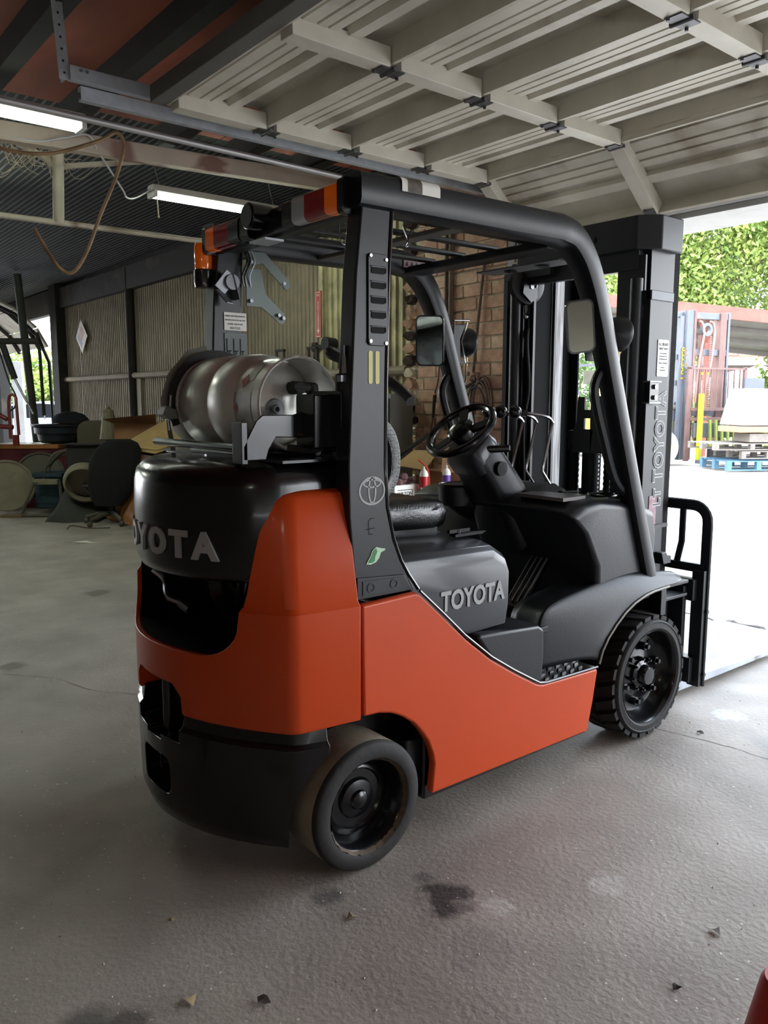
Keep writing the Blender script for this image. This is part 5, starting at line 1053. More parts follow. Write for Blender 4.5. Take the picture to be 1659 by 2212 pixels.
# scraps on the floor
pm_=M('paper_white',(226,222,208),.8)
tag(B().add([(1.20,5.95,.004),(1.33,5.90,.012),(1.36,5.80,.004),(1.42,5.72,.006),(1.33,5.76,.003),(1.24,5.84,.010)],[(0,1,5),(1,2,4,5),(2,3,4)]).obj('paper_scrap',pm_),'torn white paper scrap on the floor left of the forklift','paper')
lfm=M('dry_leaf',(150,136,100),.8); dlf=M('dark_leaf',(52,40,34),.8)
for x,y,r,m_,lab in [(-.19,-.69,.03,lfm,'pale dry leaf on the floor below the rear wheel'),(-.547,-.81,.035,dlf,'dark crumpled leaf at the bottom centre of the floor'),(.545,-1.368,.03,dlf,'dark dry leaf on the floor at the right edge, below mid height'),(.271,-1.414,.025,dlf,'small dark leaf on the floor near the red bucket'),(-.589,-.383,.018,lfm,'tiny pale leaf on the floor in the forklift shadow'),(-.684,-.698,.035,lfm,'pale leaf lying left of the dark crumpled leaf'),(1.75,-.64,.03,dlf,'dark leaf on the floor just in front of the front wheel'),(2.9,-.25,.05,dlf,'brown leaf lying by the fork near the threshold')]:
    a=random.uniform(0,6); r*=.6; P=[(x+r*math.cos(a+t)*(1 if i%2 else .6),y+r*math.sin(a+t)*(1 if i%2 else .6),.004+.4*r*(i%3==0)) for i,t in enumerate([2*PI*j/7 for j in range(7)])]
    tag(B().add(P+[(x,y,.006+r*.3)],[(i,(i+1)%7,7) for i in range(7)]).obj('leaf',m_),lab,'leaf')
b=B(); rnd=random.Random(11)
for i in range(420):
    x=rnd.uniform(-1.2,3.4); y=rnd.uniform(-1.9,2.5); r=rnd.uniform(.0015,.005); a=rnd.uniform(0,6)
    b.add([(x+r*math.cos(a+q),y+r*math.sin(a+q),.0005) for q in (0,2.1,4.2)]+[(x,y,r)],[(0,1,3),(1,2,3),(2,0,3)])
o=b.obj('floor_grit',M('pale_grit',(190,184,172),.9,0,.3,5)); o['kind']='stuff'; tag(o,'pale grit and crumbs scattered over the concrete floor','grit')
# red bucket, bottom right
rb=thing('red_bucket',(.16,-1.70,0),'red plastic cone shaped container cut off by the lower right corner of the photo','container')
B().lathe([(.115,0),(.10,.02),(.058,.235),(.050,.25),(.044,.25),(.042,.235),(.06,.10)],(.185,-1.715,0),(0,0,1),36).obj('shell',redp,rb,angle=50)
# --- bench by the brick wall
wb=thing('steel_workbench',(2.5,2.1,0),'low dark steel workbench against the brick wall, seen past the seat','workbench')
B().box((2.05,1.72,.70),(2.95,3.3,.725)).obj('bench_top',M('dusty_bench_top',(150,140,132),.5,.3,.2,6),wb,bevel=.003)
B().box((2.07,1.74,.02),(2.93,3.28,.70)).obj('bench_body',dks,wb,bevel=.004)
for y in (1.78,1.95): B().box((2.055,y,.63),(2.068,y+.09,.65)).obj('drawer_pull',white,wb)
def can(x,y,m1,m2,label,t1):
    c=thing('spray_can',(x,y,.725),label,'spray can','spray cans on the bench')
    B().lathe([(0,0),(.031,0),(.033,.004),(.033,.165)],(x,y,.725),(0,0,1),24).obj('label_band',m1,c)
    B().lathe([(.0334,.004),(.0334,.03)],(x,y,.725),(0,0,1),24).obj('base_band',m2,c)
    B().lathe([(.033,.165),(.031,.185),(.022,.205),(.012,.212),(.012,.218),(.006,.22),(.006,.236),(0,.238)],(x,y,.725),(0,0,1),24).obj('white_shoulder',white,c)
    B().box((x-.034,y-.035,.76),(x-.028,y+.0,.80)) if False else None
    text('can_text',t1,.022,white,c,(x-.030,y-.019,.80),(.776,-.63,0),(0,0,1),extrude=.0005,bold=.001)
    return c
can(2.51,2.02,M('can_red',(176,36,40),.35),M('can_yellow',(230,190,60),.4),'red and white spray can with a yellow base band on the bench','K1')
can(2.72,2.0,M('can_purple',(98,70,150),.35),M('can_purple_dk',(112,84,168),.4),'purple and white spray can on the bench right of the red one','B')
cb_=thing('cardboard_carton',(2.8,2.2,.725),'open brown cardboard carton with raised flaps standing on the bench','box')
B().box((2.80,1.90,.725),(3.1,2.40,.90)).obj('carton_body',cardd,cb_,bevel=.002)
B().add([(2.82,2.19,1.06),(2.80,2.47,1.05),(2.68,2.56,.93),(2.72,2.24,.91)],[(0,1,2,3)]).obj('flap',cardb,cb_)
B().add([(2.84,2.17,1.06),(2.90,1.97,1.05),(2.84,1.90,.91),(2.76,2.10,.90)],[(0,1,2,3)]).obj('flap',M('pink_tan_card',(200,160,126),.8),cb_)
wxb=thing('white_carton',(2.40,2.55,.725),'white carton printed with dark capitals, holding crumpled brown rags','box')
B().box((2.27,2.07,.725),(2.50,2.32,.83)).obj('carton_body',white,wxb,bevel=.002)
text('carton_text','WILTON',.036,dkprint,wxb,(2.37,2.069,.765),(1,0,0),(0,0,1),extrude=.0005,bold=.001); B().box((2.30,2.068,.792),(2.44,2.07,.797)).box((2.437,2.068,.745),(2.442,2.07,.797)).obj('print_frame',dkprint,wxb)
b=B(); rnd=random.Random(4); rg=M('brown_rag',(110,76,74),.9,0,.3,30)
for i in range(16):
    c=Vector((2.40+rnd.uniform(-.08,.09),2.18+rnd.uniform(-.08,.10),.835+rnd.uniform(0,.05))); b.sphere(c,rnd.uniform(.02,.04),7,5,(1,rnd.uniform(.4,1),rnd.uniform(.5,.9)))
tag(b.obj('rag_pile',rg,angle=10),'crumpled brown rags heaped in the white carton','rags'); bpy.context.scene.objects['rag_pile']['kind']='stuff'
tag(B().box((2.42,2.40,.725),(2.56,2.55,.83)).obj('small_white_box',white,bevel=.003),'small white box on the bench left of the white carton','box')
tag(B().add([(2.5,2.7,.83),(2.55,2.45,.97),(2.62,2.5,.83),(2.60,2.72,1.0),(2.7,2.9,.90),(2.72,2.62,.84)],[(0,1,3),(1,2,5,3),(3,5,4),(0,3,4)]).box((2.52,2.5,.725),(2.72,2.8,.84)).obj('torn_cardboard',cardb),'torn tan cardboard box behind the small white box','box')
rc=M('red_cord',(196,70,52),.5)
tag(B().tube(spline([(2.60,2.18,1.0),(2.64,2.12,.92),(2.60,2.08,.74),(2.45,2.10,.735),(2.30,2.0,.735)],6),.008,n=6).tube([(2.05,1.97,.735),(2.0,1.93,.70),(1.95,1.86,.30)],.008,n=6).tube(spline([(2.45,2.10,.735),(2.2,2.0,.735),(2.05,1.97,.735)],4),.008,n=6).obj('extension_cord',rc),'red extension cord running over the bench and hanging down its front','cord')
b=B(); rnd=random.Random(9)
for i in range(10): b.tube(spline([(2.60+rnd.uniform(-.03,.03),2.13+rnd.uniform(-.04,.04),.735),(2.6+rnd.uniform(-.04,.04),2.12+rnd.uniform(-.05,.05),.80),(2.62+rnd.uniform(-.04,.04),2.10+rnd.uniform(-.05,.05),.74)],4),.007,n=6)
tag(b.obj('red_tangle',M('pink_red_string',(190,90,92),.8)),'tangle of pinkish red string between the two spray cans','string')
# grey appliance and cords at the wall
ap=thing('grey_cabinet',(3.0,2.92,.725),'tall narrow grey metal cabinet on the bench beside the broken bricks','cabinet')
B().box((2.86,2.82,.70),(3.1,3.28,1.50)).obj('case',M('grey_enamel',(120,122,112),.5),ap,bevel=.006); B().box((2.855,2.84,.74),(2.862,3.05,1.46)).obj('dark_door',dks,ap)
cbk=M('dark_cable',(44,36,34),.6)
cc=thing('cable_coil',(3.1,2.05,1.1),'coil of grey and brown cables hanging from a nail on the brick wall','cable coil')
for k_ in range(7):
    P=[Vector((3.10-.006*k_,2.05+(.085+.010*(k_%4))*math.cos(a)-.03*(k_%3),1.42+(.19+.02*(k_%3))*math.sin(a)-.01*k_)) for a in [2*PI*i/22 for i in range(22)]]; B().tube(P,.007,n=6,closed=True).obj('cable_loop',[cbk,M('grey_cable',(120,112,100),.6),M('brown_cable',(92,50,38),.6)][k_%3],cc)
for k_ in range(3): B().tube(spline([(3.1,2.08,1.60),(3.08,2.28+.03*k_,1.46),(3.09,2.45,1.28-.03*k_)],5),.008,n=6).obj('cable_tail',cbk,cc)
b=B(); rnd=random.Random(2)
for i in range(9): b.sphere((3.09,2.10+rnd.uniform(-.06,.06),1.62+rnd.uniform(-.035,.035)),rnd.uniform(.012,.022),6,4)
b.obj('knot',M('pink_twine',(150,116,108),.9),cc)
tag(B().tube([(3.13,2.03,2.55),(3.12,2.08,2.1),(3.11,2.12,1.66)],.011,n=8).obj('rope',M('grey_brown_rope',(104,90,80),.8)),'thick grey brown rope hanging straight down the brick wall','rope')
pc=thing('inline_plug_cord',(3.12,2.62,.7),'brown power cord with an inline plug hanging down the left of the brick wall','cord')
B().tube(spline([(3.12,2.52,1.78),(3.12,2.53,1.62),(3.11,2.56,1.50)],5),.006,n=6).tube(spline([(3.11,2.58,1.30),(3.11,2.62,1.1),(3.11,2.68,.80)],5),.007,n=6).tube(spline([(3.11,2.56,1.30),(3.12,2.57,1.1),(3.11,2.60,.80)],5),.005,n=6).obj('cord',M('brown_cable',(92,50,38)),pc); B().cyl((3.11,2.56,1.49),(3.11,2.58,1.30),.016,.012,n=10).obj('plug',cbk,pc,bevel=.003)
tg=thing('wall_tag',(3.13,2.70,1.1),'small white paper tag with faint letters fixed to the bricks','label'); B().box((3.128,2.62,1.09),(3.134,2.74,1.145)).obj('paper',white,tg); text('tag_text','OPEN',.035,dkprint,tg,(3.127,2.68,1.117),(0,-1,0),(0,0,1),extrude=.0004,xs=.8)
tag(B().cyl((3.13,2.46,1.2),(3.13,2.46,3.0),.014,n=10).cyl((3.13,2.40,1.2),(3.13,2.40,3.0),.022,n=10).obj('wall_conduit',M('brown_grey_conduit',(116,100,86),.7)),'pair of grey conduits running up the brick wall behind the left front leg','pipe')
tag(B().tube(spline([(2.7,2.75,.95),(2.75,2.6,1.0),(2.85,2.45,1.12),(2.9,2.40,1.18)],5),.016,n=8).obj('black_hose',rubber),'curved black hose rising from the bench behind the seat','hose')
# ================================================================ OUTSIDE
leafA=M('sunlit_leaves',(150,166,82),.6,0,.3,1.2,rgb2=(98,124,54)); leafB=M('green_leaves',(104,130,66),.6,0,.3,1.2,rgb2=(68,96,44)); bark=M('grey_bark',(120,104,88),.9,0,.3,9)
for m_ in (leafA,leafB):
    m_.node_tree.nodes['Principled BSDF'].inputs['Transmission Weight'].default_value=0
def foliage(c,rad,n,size,mat,parent,seed,name='foliage',hollow=.55):
    rnd=random.Random(seed); vs=[];fs=[]; c=Vector(c)
    cl=[Vector((rnd.gauss(0,1),rnd.gauss(0,1),rnd.gauss(0,1))).normalized() for _ in range(46)]
    cl=[Vector((q.x*rad[0],q.y*rad[1],q.z*rad[2]))*rnd.uniform(hollow,1) for q in cl]
    for i in range(n):
        q=rnd.choice(cl)+Vector((rnd.gauss(0,1)*rad[0],rnd.gauss(0,1)*rad[1],rnd.gauss(0,1)*rad[2]))*.17
        a=Vector((rnd.uniform(-1,1),rnd.uniform(-1,1),rnd.uniform(-1,1))).normalized(); b_=a.cross(Vector((rnd.uniform(-1,1),rnd.uniform(-1,1),rnd.uniform(-1,1)))).normalized(); s_=size*rnd.uniform(.6,1.3)
        p=c+q; k_=len(vs); vs+=[p-a*s_,p+b_*s_*.45,p+a*s_,p-b_*s_*.45]; fs.append((k_,k_+1,k_+2,k_+3))
    me=bpy.data.meshes.new(name); me.from_pydata([v-c for v in vs],[],fs); me.materials.append(mat)
    o=bpy.data.objects.new(name,me); COL.objects.link(o); put(o,parent,c); o['kind']='stuff'; return o
def tree(x,y,h,rad,label,mat,seed,n=9000,size=.16,group='trees beyond the yard'):
    t=thing('tree',(x,y,0),label,'tree',group); rnd=random.Random(seed)
    B().tube(spline([(x,y,0),(x+.1,y-.1,h*.3),(x-.1,y+.1,h*.6),(x,y,h*.9)],4),[.28*(1-.75*i/12) for i in range(13)],n=8).obj('trunk',bark,t)
    for i in range(7):
        a=2*PI*i/7+seed; z=h*(.4+.07*i); e=Vector((x+rad[0]*.8*math.cos(a),y+rad[1]*.8*math.sin(a),z+rad[2]*.4)); B().tube(spline([(x,y,z-.4),(x+(e.x-x)*.5,y+(e.y-y)*.5,z+.2),e],4),[.10,.09,.08,.07,.06,.05,.04,.03,.02],n=6).obj('branch',bark,t)
    foliage((x,y,h-rad[2]*.3),rad,n,size,mat,t,seed)
    return t
tree(46,24,13,(6.5,6.5,7.5),'big sunlit tree behind the canopy roof, right of the mast',leafA,1,64000,.17)
tree(48,36,13,(4.6,4.6,6),'green tree seen between the forklift mast and the guard leg',leafB,2,26000,.18)
tree(42,6,11,(5.5,5.5,5),'tall pale tree beyond the house, outside the right edge of the photo',leafA,3,9000,.24)
tree(60,26,15,(6,6,7),'tree far behind the big sunlit tree',leafB,4,16000,.26)
def bush(x,y,rad,label,mat,seed,n=3500,size=.11,cat='bush',grp='bushes in the yard'):
    o=thing('bush',(x,y,0),label,cat,grp); B().tube([(x,y,0),(x,y,rad[2])],.05,n=6).obj('stem',bark,o); foliage((x,y,rad[2]*.95),rad,n,size,mat,o,seed,hollow=.3); return o
bush(22.5,8.6,(1.25,1.25,1.4),'green bush in front of the white shed, behind the pallet load',leafA,21)
bush(24.2,6.6,(1.3,1.3,2.0),'tall green bush at the right edge under the house eave',leafB,22,4500)
bush(22.6,11.2,(1.0,1.0,1.0),'sparse bush behind the tall forklift mast',leafA,23,1500)
bush(24,17,(2.6,2.6,2.2),'green bush behind the yellow forklifts',leafB,24,5000)
# hedge seen through the far left door
hd_=thing('hedge',(11,36,0),'bright green hedge seen through the far left door','hedge'); foliage((9,38,1.9),(5,3,2.3),16000,.13,leafA,hd_,31,hollow=.2); B().tube([(9,38,0),(9,38,2)],.1,n=6).obj('stem',bark,hd_)
tree(6,46,8,(6,5,4),'tree rising behind the hedge at the far left',leafA,32,7000,.22)
# car by the far left door
ca=thing('car',(5.6,21,0),'pale blue grey car parked outside the far left door','car')
Cr=fr(5.4,21.5,0,-34)
carp=M('pale_blue_car_paint',(176,186,200),.25,.3,.05,4,coat=.8); cgl=M('dark_car_glass',(22,26,32),.1,0,.1,5)
def csec(y,pts): return [Vector((x,y,z)) for x,z in pts]
body=[(-2.2,.35),(-2.25,.7),(-2.0,.86),(-1.35,.93),(-.75,1.32),(.3,1.42),(1.1,1.36),(1.75,.98),(2.15,.92),(2.25,.6),(2.2,.35)]
B(Cr).loft([csec(-.82,[(x*.98,z*.97) for x,z in body]),csec(-.75,body),csec(.75,body),csec(.82,[(x*.98,z*.97) for x,z in body])]).obj('body',carp,ca,bevel=.05,bseg=3)
B(Cr).prism([(-1.2,.95),(-.7,1.28),(.28,1.37),(1.05,1.31),(1.55,1.0)],'y',-.83,-.81).obj('side_window',cgl,ca)
for x in (-.35,.4): B(Cr).box((x,-.845,.95),(x+.04,-.825,1.36)).obj('window_pillar',chrome,ca)
for x in (-1.45,1.45): B(Cr).cyl((x,-.86,.32),(x,-.62,.32),.32,n=20).obj('wheel',rubber,ca,bevel=.03)
tag(B(fr(8,28,0,-36)).box((-6,0,0),(6,.3,.55)).obj('white_wall',whp,bevel=.02),'low white wall running behind the parked car','wall')
tag(B(fr(4.2,17.5,0,-39)).box((-.55,0,0),(-.28,.1,2.35)).obj('white_gate_post',whp,bevel=.02),'flat white upright panel outside the far left door','post')
# red steel canopy
redst=M('red_oxide_steel',(146,86,74),.7,0,.25,4,dirt=(150,112,100),dscale=2); grs=M('grey_roof_sheet',(120,116,110),.6,.1,.15,3)
cp=thing('yard_canopy',(20,10,0),'open red steel canopy with a grey sheet roof behind the tall forklift','canopy')
A_=fr(17.6,8.6,0,-44)
for i in range(9):
    x=-3.2+.9*i; B(A_).add([(x,-.2,4.06-.10*i),(x+.88,-.2,4.06-.10*(i+1)),(x+.88,3.6,3.55-.1*(i+1)),(x,3.6,3.55-.1*i),(x,-.2,4.1-.10*i),(x+.88,-.2,4.10-.10*(i+1)),(x+.88,3.6,3.60-.1*(i+1)),(x,3.6,3.60-.1*i)],[(0,1,2,3),(7,6,5,4),(0,4,5,1),(2,6,7,3),(1,5,6,2),(3,7,4,0)]).obj('roof_sheet',grs,cp)
B(A_).bar((-3.2,-.2,4.02),(5.0,-.2,3.12),.08,.30).obj('front_beam',redst,cp)
for y in (1.2,2.4,3.6): B(A_).bar((-3.2,y,3.95-.13*y),(5.0,y,3.05-.13*y),.08,.14).obj('purlin',grs,cp)
B(A_).bar((.45,.6,0),(.45,.6,3.55),.14,.14).obj('column',redst,cp)
B(A_).bar((.45,.6,2.9),(.0,.1,3.7),.08,.08).obj('knee_brace',redst,cp); B(A_).bar((.45,.6,3.1),(.85,.6,3.5),.08,.08).obj('knee_brace',redst,cp)
B(A_).bar((3.2,2.8,2.9),(4.6,1.2,1.9),.06,.06).obj('stay_bar',dks,cp)
# house with tiled roof
hs_=thing('house',(36,17,0),'cream house with a reddish shingle hip roof at the right, behind the canopy','house')
H_=fr(33.5,14.4,0,-37)
shg=[M('shingle_pink',(164,108,92),.85,0,.15,8),M('shingle_brown',(136,86,72),.85,0,.15,8)]
B(H_).box((-2.9,.6,0),(8,7,3.0)).obj('wall',M('dark_porch_wall',(120,110,104),.8),hs_)
B(H_).box((-3.1,-.4,3.0),(8.5,-.3,3.3)).obj('fascia',M('cream_fascia',(190,188,156),.6),hs_)
B(H_).box((-3.1,-.4,2.95),(8.5,.6,3.0)).obj('soffit',M('dark_soffit',(140,130,122),.8),hs_)
rnd=random.Random(8)
for r in range(9):
    z=3.3+r*.28; y=-.45+r*.42; xl=-3.2+r*.62; x=xl+(.4 if r%2 else 0)
    while x<7.5:
        w_=.85; x1=min(x+w_,7.6); B(H_).add([(x,y,z),(x1-.03,y,z),(x1-.03,y+.46,z+.30),(x,y+.46,z+.30),(x,y,z+.07),(x1-.03,y,z+.07),(x1-.03,y+.46,z+.36),(x,y+.46,z+.36)],[(0,3,2,1),(4,5,6,7),(0,1,5,4),(2,3,7,6),(0,4,7,3),(1,2,6,5)]).obj('shingle',shg[rnd.random()>.6],hs_); x+=w_
B(H_).bar((-3.3,-.45,3.36),(2.4,3.3,5.9),.25,.08).obj('hip_ridge',shg[0],hs_)
# white shed with louvred gable
ws=thing('white_shed',(30,13.5,0),'small white shed with a louvred gable below the house eave','shed')
W_=fr(27.6,12.2,0,-39)
B(W_).box((-1.7,0,0),(2.2,2,2.0)).obj('wall',whp,ws); B(W_).prism([(-1.9,1.95),(.3,2.62),(2.4,1.95)],'y',-.02,2).obj('gable',whp,ws)
for i in range(5):
    z=2.02+.09*i; hw=1.25-.27*i; B(W_).box((.3-hw,-.06,z),(.3+hw,-.02,z+.05)).obj('louvre_slat',M('grey_green_slat',(150,168,160),.6),ws)
B(W_).bar((-2.0,-.08,1.9),(.3,-.08,2.7),.08,.1).bar((.3,-.08,2.7),(2.5,-.08,1.9),.08,.1).obj('barge_board',whp,ws)
for i in range(4): B(W_).box((-1.7,-.03,.3+.4*i),(2.2,-.0,.33+.4*i)).obj('siding_board',M('pale_siding_line',(190,188,186),.7),ws)
B(W_).cyl((2.7,-.4,0),(2.7,-.4,1.9),.12,n=10).obj('post',M('tan_post',(176,160,120),.8),ws)
# ---- tall yellow counterbalance truck
yel=M('forklift_yellow',(204,156,30),.45,0,.12,4,dirt=(150,120,60),dscale=2,dlo=.6,dhi=.8); wht=M('white_tyre',(176,172,164),.8,0,.1,3); gpm=M('grey_blue_mast_paint',(90,95,103),.5,.1,.15,3,dirt=(116,92,84),dscale=2.5,dlo=.55,dhi=.75); rsm=M('rusty_pink_steel',(118,90,84),.6,.2,.3,3)
y1=thing('yellow_forklift',(14.2,8.6,0),'large yellow forklift with white tyres and a tall grey lettered mast, outside in the yard','forklift')
Y_=fr(14.89,7.57,0,-18)
# local x right, y away; mast centre near x=.75
B(Y_).lathe([(.18,0),(.22,.02),(.30,.02),(.38,.05),(.40,.12),(.40,.36),(.37,.42),(.2,.42)],(-.12,.40,.40),(0,-1,0),30).obj('tyre',wht,y1)
B(Y_).lathe([(0,.32),(.10,.34),(.12,.30),(.20,.30),(.23,.38),(.24,.40)],(-.12,.38,.40),(0,-1,0),24).obj('wheel_disc',M('cream_wheel',(226,210,170),.6),y1)
for k_ in range(7): a=2*PI*k_/7; B(Y_).cyl((-.12+.15*math.cos(a),.09,.40+.15*math.sin(a)),(-.12+.15*math.cos(a),.04,.40+.15*math.sin(a)),.025,n=6).obj('wheel_nut',dks,y1)
B(Y_).box((-1.3,.35,.45),(-.55,1.4,1.1)).box((-.55,.35,.84),(.10,1.4,1.16)).obj('body',yel,y1,bevel=.03)
B(Y_).prism([(-.1,1.12),(.16,1.12),(.16,1.46),(-.35,1.46),(-.35,1.2)],'y',.2,.5).obj('cowl',yel,y1,bevel=.03)
B(Y_).box((-.1,.3,.72),(.3,.9,.98)).obj('tilt_mount',yel,y1,bevel=.02)
B(Y_).prism([(.12,1.0),(.42,1.0),(.42,1.46),(.16,1.42)],'y',.10,.14).obj('side_plate',gpm,y1,bevel=.01)
B(Y_).lathe([(0,0),(.05,.02),(.06,.1),(.05,.35),(0,.36)],(-.15,.1,1.22),(1,0,.25),12).obj('tilt_cylinder',dustg,y1)
for dx,zt in ((.28,3.42),(1.50,3.42)):
    B(Y_).box((dx,.0,.12),(dx+.06,.26,zt)).box((dx+.0,.0,.12),(dx+.24 if dx<1 else dx-.0+.06,.02,zt)).obj('mast_channel',gpm,y1,bevel=.008)
B(Y_).box((.16,.02,.5),(.46,.05,3.3)).obj('mast_side',gpm,y1,bevel=.006)
B(Y_).box((.52,-.02,.12),(.58,.2,3.45)).box((1.26,-.02,.12),(1.44,.2,3.40)).obj('inner_channel',rsm,y1,bevel=.006)
for z in (1.1,2.45,3.25): B(Y_).box((.45,.02,z),(1.5,.12,z+.14)).obj('mast_cross_bar',gpm,y1,bevel=.006)
for x0,z in ((-.3,3.33),(-.35,2.42),(-.45,1.85)): B(Y_).bar((x0,.1,z-.05),(.30,.1,z),.06,.12).obj('guard_bar',gpm,y1,bevel=.01)
B(Y_).cyl((.78,.05,.4),(.78,.05,2.9),.06,n=10).obj('lift_ram',rsm,y1)
B(Y_).lathe([(.08,-.04),(.15,-.04),(.13,0),(.15,.04),(.08,.04)],(.86,-.02,3.02),(0,1,0),20,closed=True).obj('chain_wheel',gpm,y1)
B(Y_).tube(spline([(.62,-.04,1.4),(.68,-.04,2.3),(.78,-.04,2.9),(.72,-.04,3.15),(.64,-.04,3.2)],6),.025,n=6).tube(spline([(.80,-.04,1.4),(1.0,-.04,2.2),(1.08,-.04,2.9),(1.03,-.04,3.15),(.93,-.04,3.2)],6),.025,n=6).obj('mast_hose',M('pink_brown_hose',(170,120,110),.6),y1)
b=B(Y_)
for i in range(36): b.box((.94,-.05,1.1+.05*i),(1.01,-.03,1.13+.05*i))
b.obj('lift_chain',rsm,y1,kind='stuff')
for x in (.74,.90): B(Y_).box((x,-.07,2.02),(x+.05,-.05,2.08)).obj('yellow_clip',yel,y1)
tt=text('mast_lettering','HYSTER',.22,M('bright_yellow_letters',(240,196,20),.5),y1,(0,0,0),(1,0,0),(0,0,1),extrude=.002,bold=.005,fn=lambda c:Y_@Vector((.31-c.y,.0,2.28+c.x*.95))); tt['label']='yellow lettering'
# carriage and load rest grille
B(Y_).box((.30,-.16,.1),(.42,-.10,2.2)).obj('grille_post',rsm,y1,bevel=.006); B(Y_).box((1.9,-.16,1.1),(1.98,-.10,2.2)).obj('grille_post',rsm,y1,bevel=.006)
B(Y_).box((.30,-.16,2.14),(1.98,-.12,2.18)).obj('grille_top_bar',rsm,y1)
for i in range(8): x=.62+.165*i; B(Y_).box((x,-.15,1.2),(x+.02,-.13,2.16)).obj('grille_bar',rsm,y1)
for z in (1.0,1.22): B(Y_).box((.40,-.18,z),(1.95,-.12,z+.07)).obj('carriage_bar',rsm,y1,bevel=.004)
B(Y_).box((.5,-.2,.62),(1.9,-.12,.95)).obj('carriage_plate',gpm,y1,bevel=.01)
for x in (.55,1.72): B(Y_).prism([(x-.0,1.6),(x+.10,1.6),(x+.10,.12),(x,.12)],'y',-.30,-.22).obj('yellow_fork_shank',M('lime_yellow',(182,180,40),.5),y1,bevel=.006)
B(Y_).box((.55,-.8,.05),(.67,-.22,.13)).box((1.72,-.5,.05),(1.84,-.22,.13)).obj('fork_blade',gpm,y1)
for i in range(6): x=.86+.17*i; B(Y_).prism([(x,1.02),(x+.05,1.02),(x+.12,.14),(x+.07,.14)],'y',-.27,-.23).obj('slanted_bar',M('lime_green_bar',(140,152,50),.5),y1)
B(Y_).box((.9,-.28,.12),(1.7,-.2,.42)).obj('lower_box',dks,y1) 
dp=thing('danger_panel',(16,7,1.1),'dark panel with a yellow diamond marked 0 beside the tall mast','panel')
B(Y_).box((1.72,-.36,1.0),(2.3,-.33,1.95)).obj('board',M('slate_panel',(92,96,108),.6),dp); B(Y_).prism([(1.86,1.4),(2.06,1.12),(2.26,1.4),(2.06,1.68)],'y',-.385,-.37).obj('diamond',M('diamond_yellow',(240,214,60),.5),dp)
text('diamond_text','0',.16,dkprint,dp,(0,0,0),(1,0,0),(0,0,1),fn=lambda c:Y_@Vector((2.02+c.x,-.388,1.4+c.y)))
# ---- pallets and concrete load
P_=fr(15.1,6.05,0,-32)
grw=M('grey_pallet_wood',(122,114,106),.85,0,.2,4,vec=(1,6,6)); blw=M('blue_pallet_paint',(84,122,146),.7,0,.2,4); tnw=M('tan_timber',(166,130,96),.8,0,.15,4)
def pallet(z,x0,x1,m_,label,dy=0,h=.14):
    p=thing('pallet',(15.3,6,z),label,'pallet','stacked pallets in the yard')
    for i in range(7): y=-.5+.17*i+dy; B(P_).box((x0,y,z+h-.02),(x1,y+.10,z+h)).obj('deck_board',m_,p)
    for i in range(3): y=-.5+.5*i+dy; B(P_).box((x0,y,z),(x1,y+.10,z+.02)).obj('bottom_board',m_,p)
    for i in range(4):
        x=x0+(x1-x0-.1)*i/3; 
        for j in range(3): B(P_).box((x,-.5+.5*j+dy,z+.02),(x+.1,-.4+.5*j+dy,z+h-.02)).obj('block',m_,p)
    return p
pallet(.02,-.55,1.5,blw,'blue painted pallet at the bottom of the load, on the ground',h=.20)
pallet(.26,-.25,1.5,grw,'narrow grey pallet resting on the blue one',h=.16)
pallet(.44,-.85,1.6,grw,'wide weathered grey pallet third from the ground',h=.14)
tag(B(P_).box((-.1,-.5,.60),(.4,.1,.78)).box((.5,-.5,.60),(1.6,.1,.76)).obj('timber_spacer',grw,bevel=.01),'grey timber spacers under the tan plank','timber')
tag(B(P_).box((-.35,-.55,.80),(1.6,.3,.92)).obj('tan_plank',tnw,bevel=.01),'thick tan timber plank below the concrete block','timber')
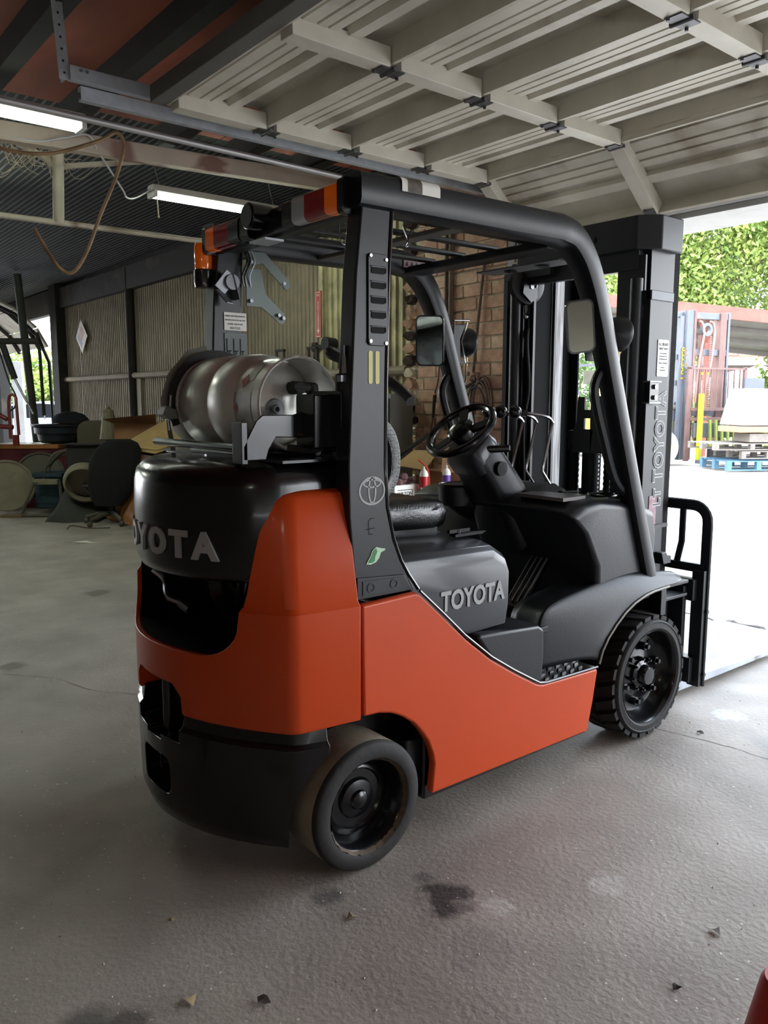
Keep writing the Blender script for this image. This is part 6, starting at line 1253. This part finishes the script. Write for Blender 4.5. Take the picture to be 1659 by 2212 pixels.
cbk_=B(P_).add([(-.22,-.45,.93),(1.7,-.45,.93),(1.7,.5,.93),(-.22,.5,.93),(-.05,-.40,1.70),(1.7,-.40,1.66),(1.7,.45,1.66),(-.05,.45,1.70)],[(0,1,5,4),(1,2,6,5),(2,3,7,6),(3,0,4,7),(4,5,6,7),(3,2,1,0)]).obj('concrete_block',M('whitewashed_concrete',(140,139,141),.8,0,.2,2.5,dirt=(104,102,104),dscale=3),bevel=.03); tag(cbk_,'big pale concrete block on top of the pallet stack','block')
tag(B(P_).box((1.15,-.2,1.68),(1.6,.2,1.9)).obj('grey_unit',M('slate_unit',(150,154,168),.6),bevel=.02),'small slatted grey unit on the concrete block at the right edge','machine part')
# ---- second yellow truck seen between the mast rails
y2=thing('yellow_truck',(13.3,8.9,0),'yellow truck body with white tyre glimpsed through the forklift mast','forklift')
Z_=fr(15.70,10.70,0,-39)@Matrix.Scale(1.14,4)
B(Z_).box((-.6,.2,.85),(.12,1.2,1.35)).box((.55,.2,.9),(1.0,1.2,1.75)).obj('body',yel,y2,bevel=.04); B(Z_).box((-.55,.15,.5),(.12,.2,.84)).obj('body_panel',M('pale_yellow_panel',(240,212,110),.5),y2,bevel=.02)
B(Z_).box((-.6,.3,.3),(1.6,1.2,.5)).obj('chassis',dks,y2)
B(Z_).lathe([(.12,0),(.3,0),(.33,.05),(.33,.22),(.3,.27),(.12,.27)],(.75,.3,.33),(0,-1,0),24).obj('tyre',wht,y2)
B(Z_).lathe([(.12,0),(.3,0),(.33,.05),(.33,.22),(.3,.27),(.12,.27)],(-.1,.3,.33),(0,-1,0),24).obj('tyre',wht,y2)
B(Z_).bar((-.35,.2,1.3),(-.15,.2,2.0),.08,.08).bar((.05,.2,1.4),(-.25,.2,2.1),.05,.05).bar((-.3,.2,2.05),(.9,.2,2.1),.06,.06).bar((.9,.2,1.6),(.78,.2,2.1),.06,.06).obj('guard_frame',gpm,y2)
B(Z_).tube([Vector((.35+.02*math.cos(a),.1+.0*a,1.45+.22*math.sin(a))) for a in [PI*i/8-PI/2 for i in range(9)]],.02,n=6).box((.12,.15,1.65),(.42,.2,1.95)).obj('steering_parts',dustg,y2)
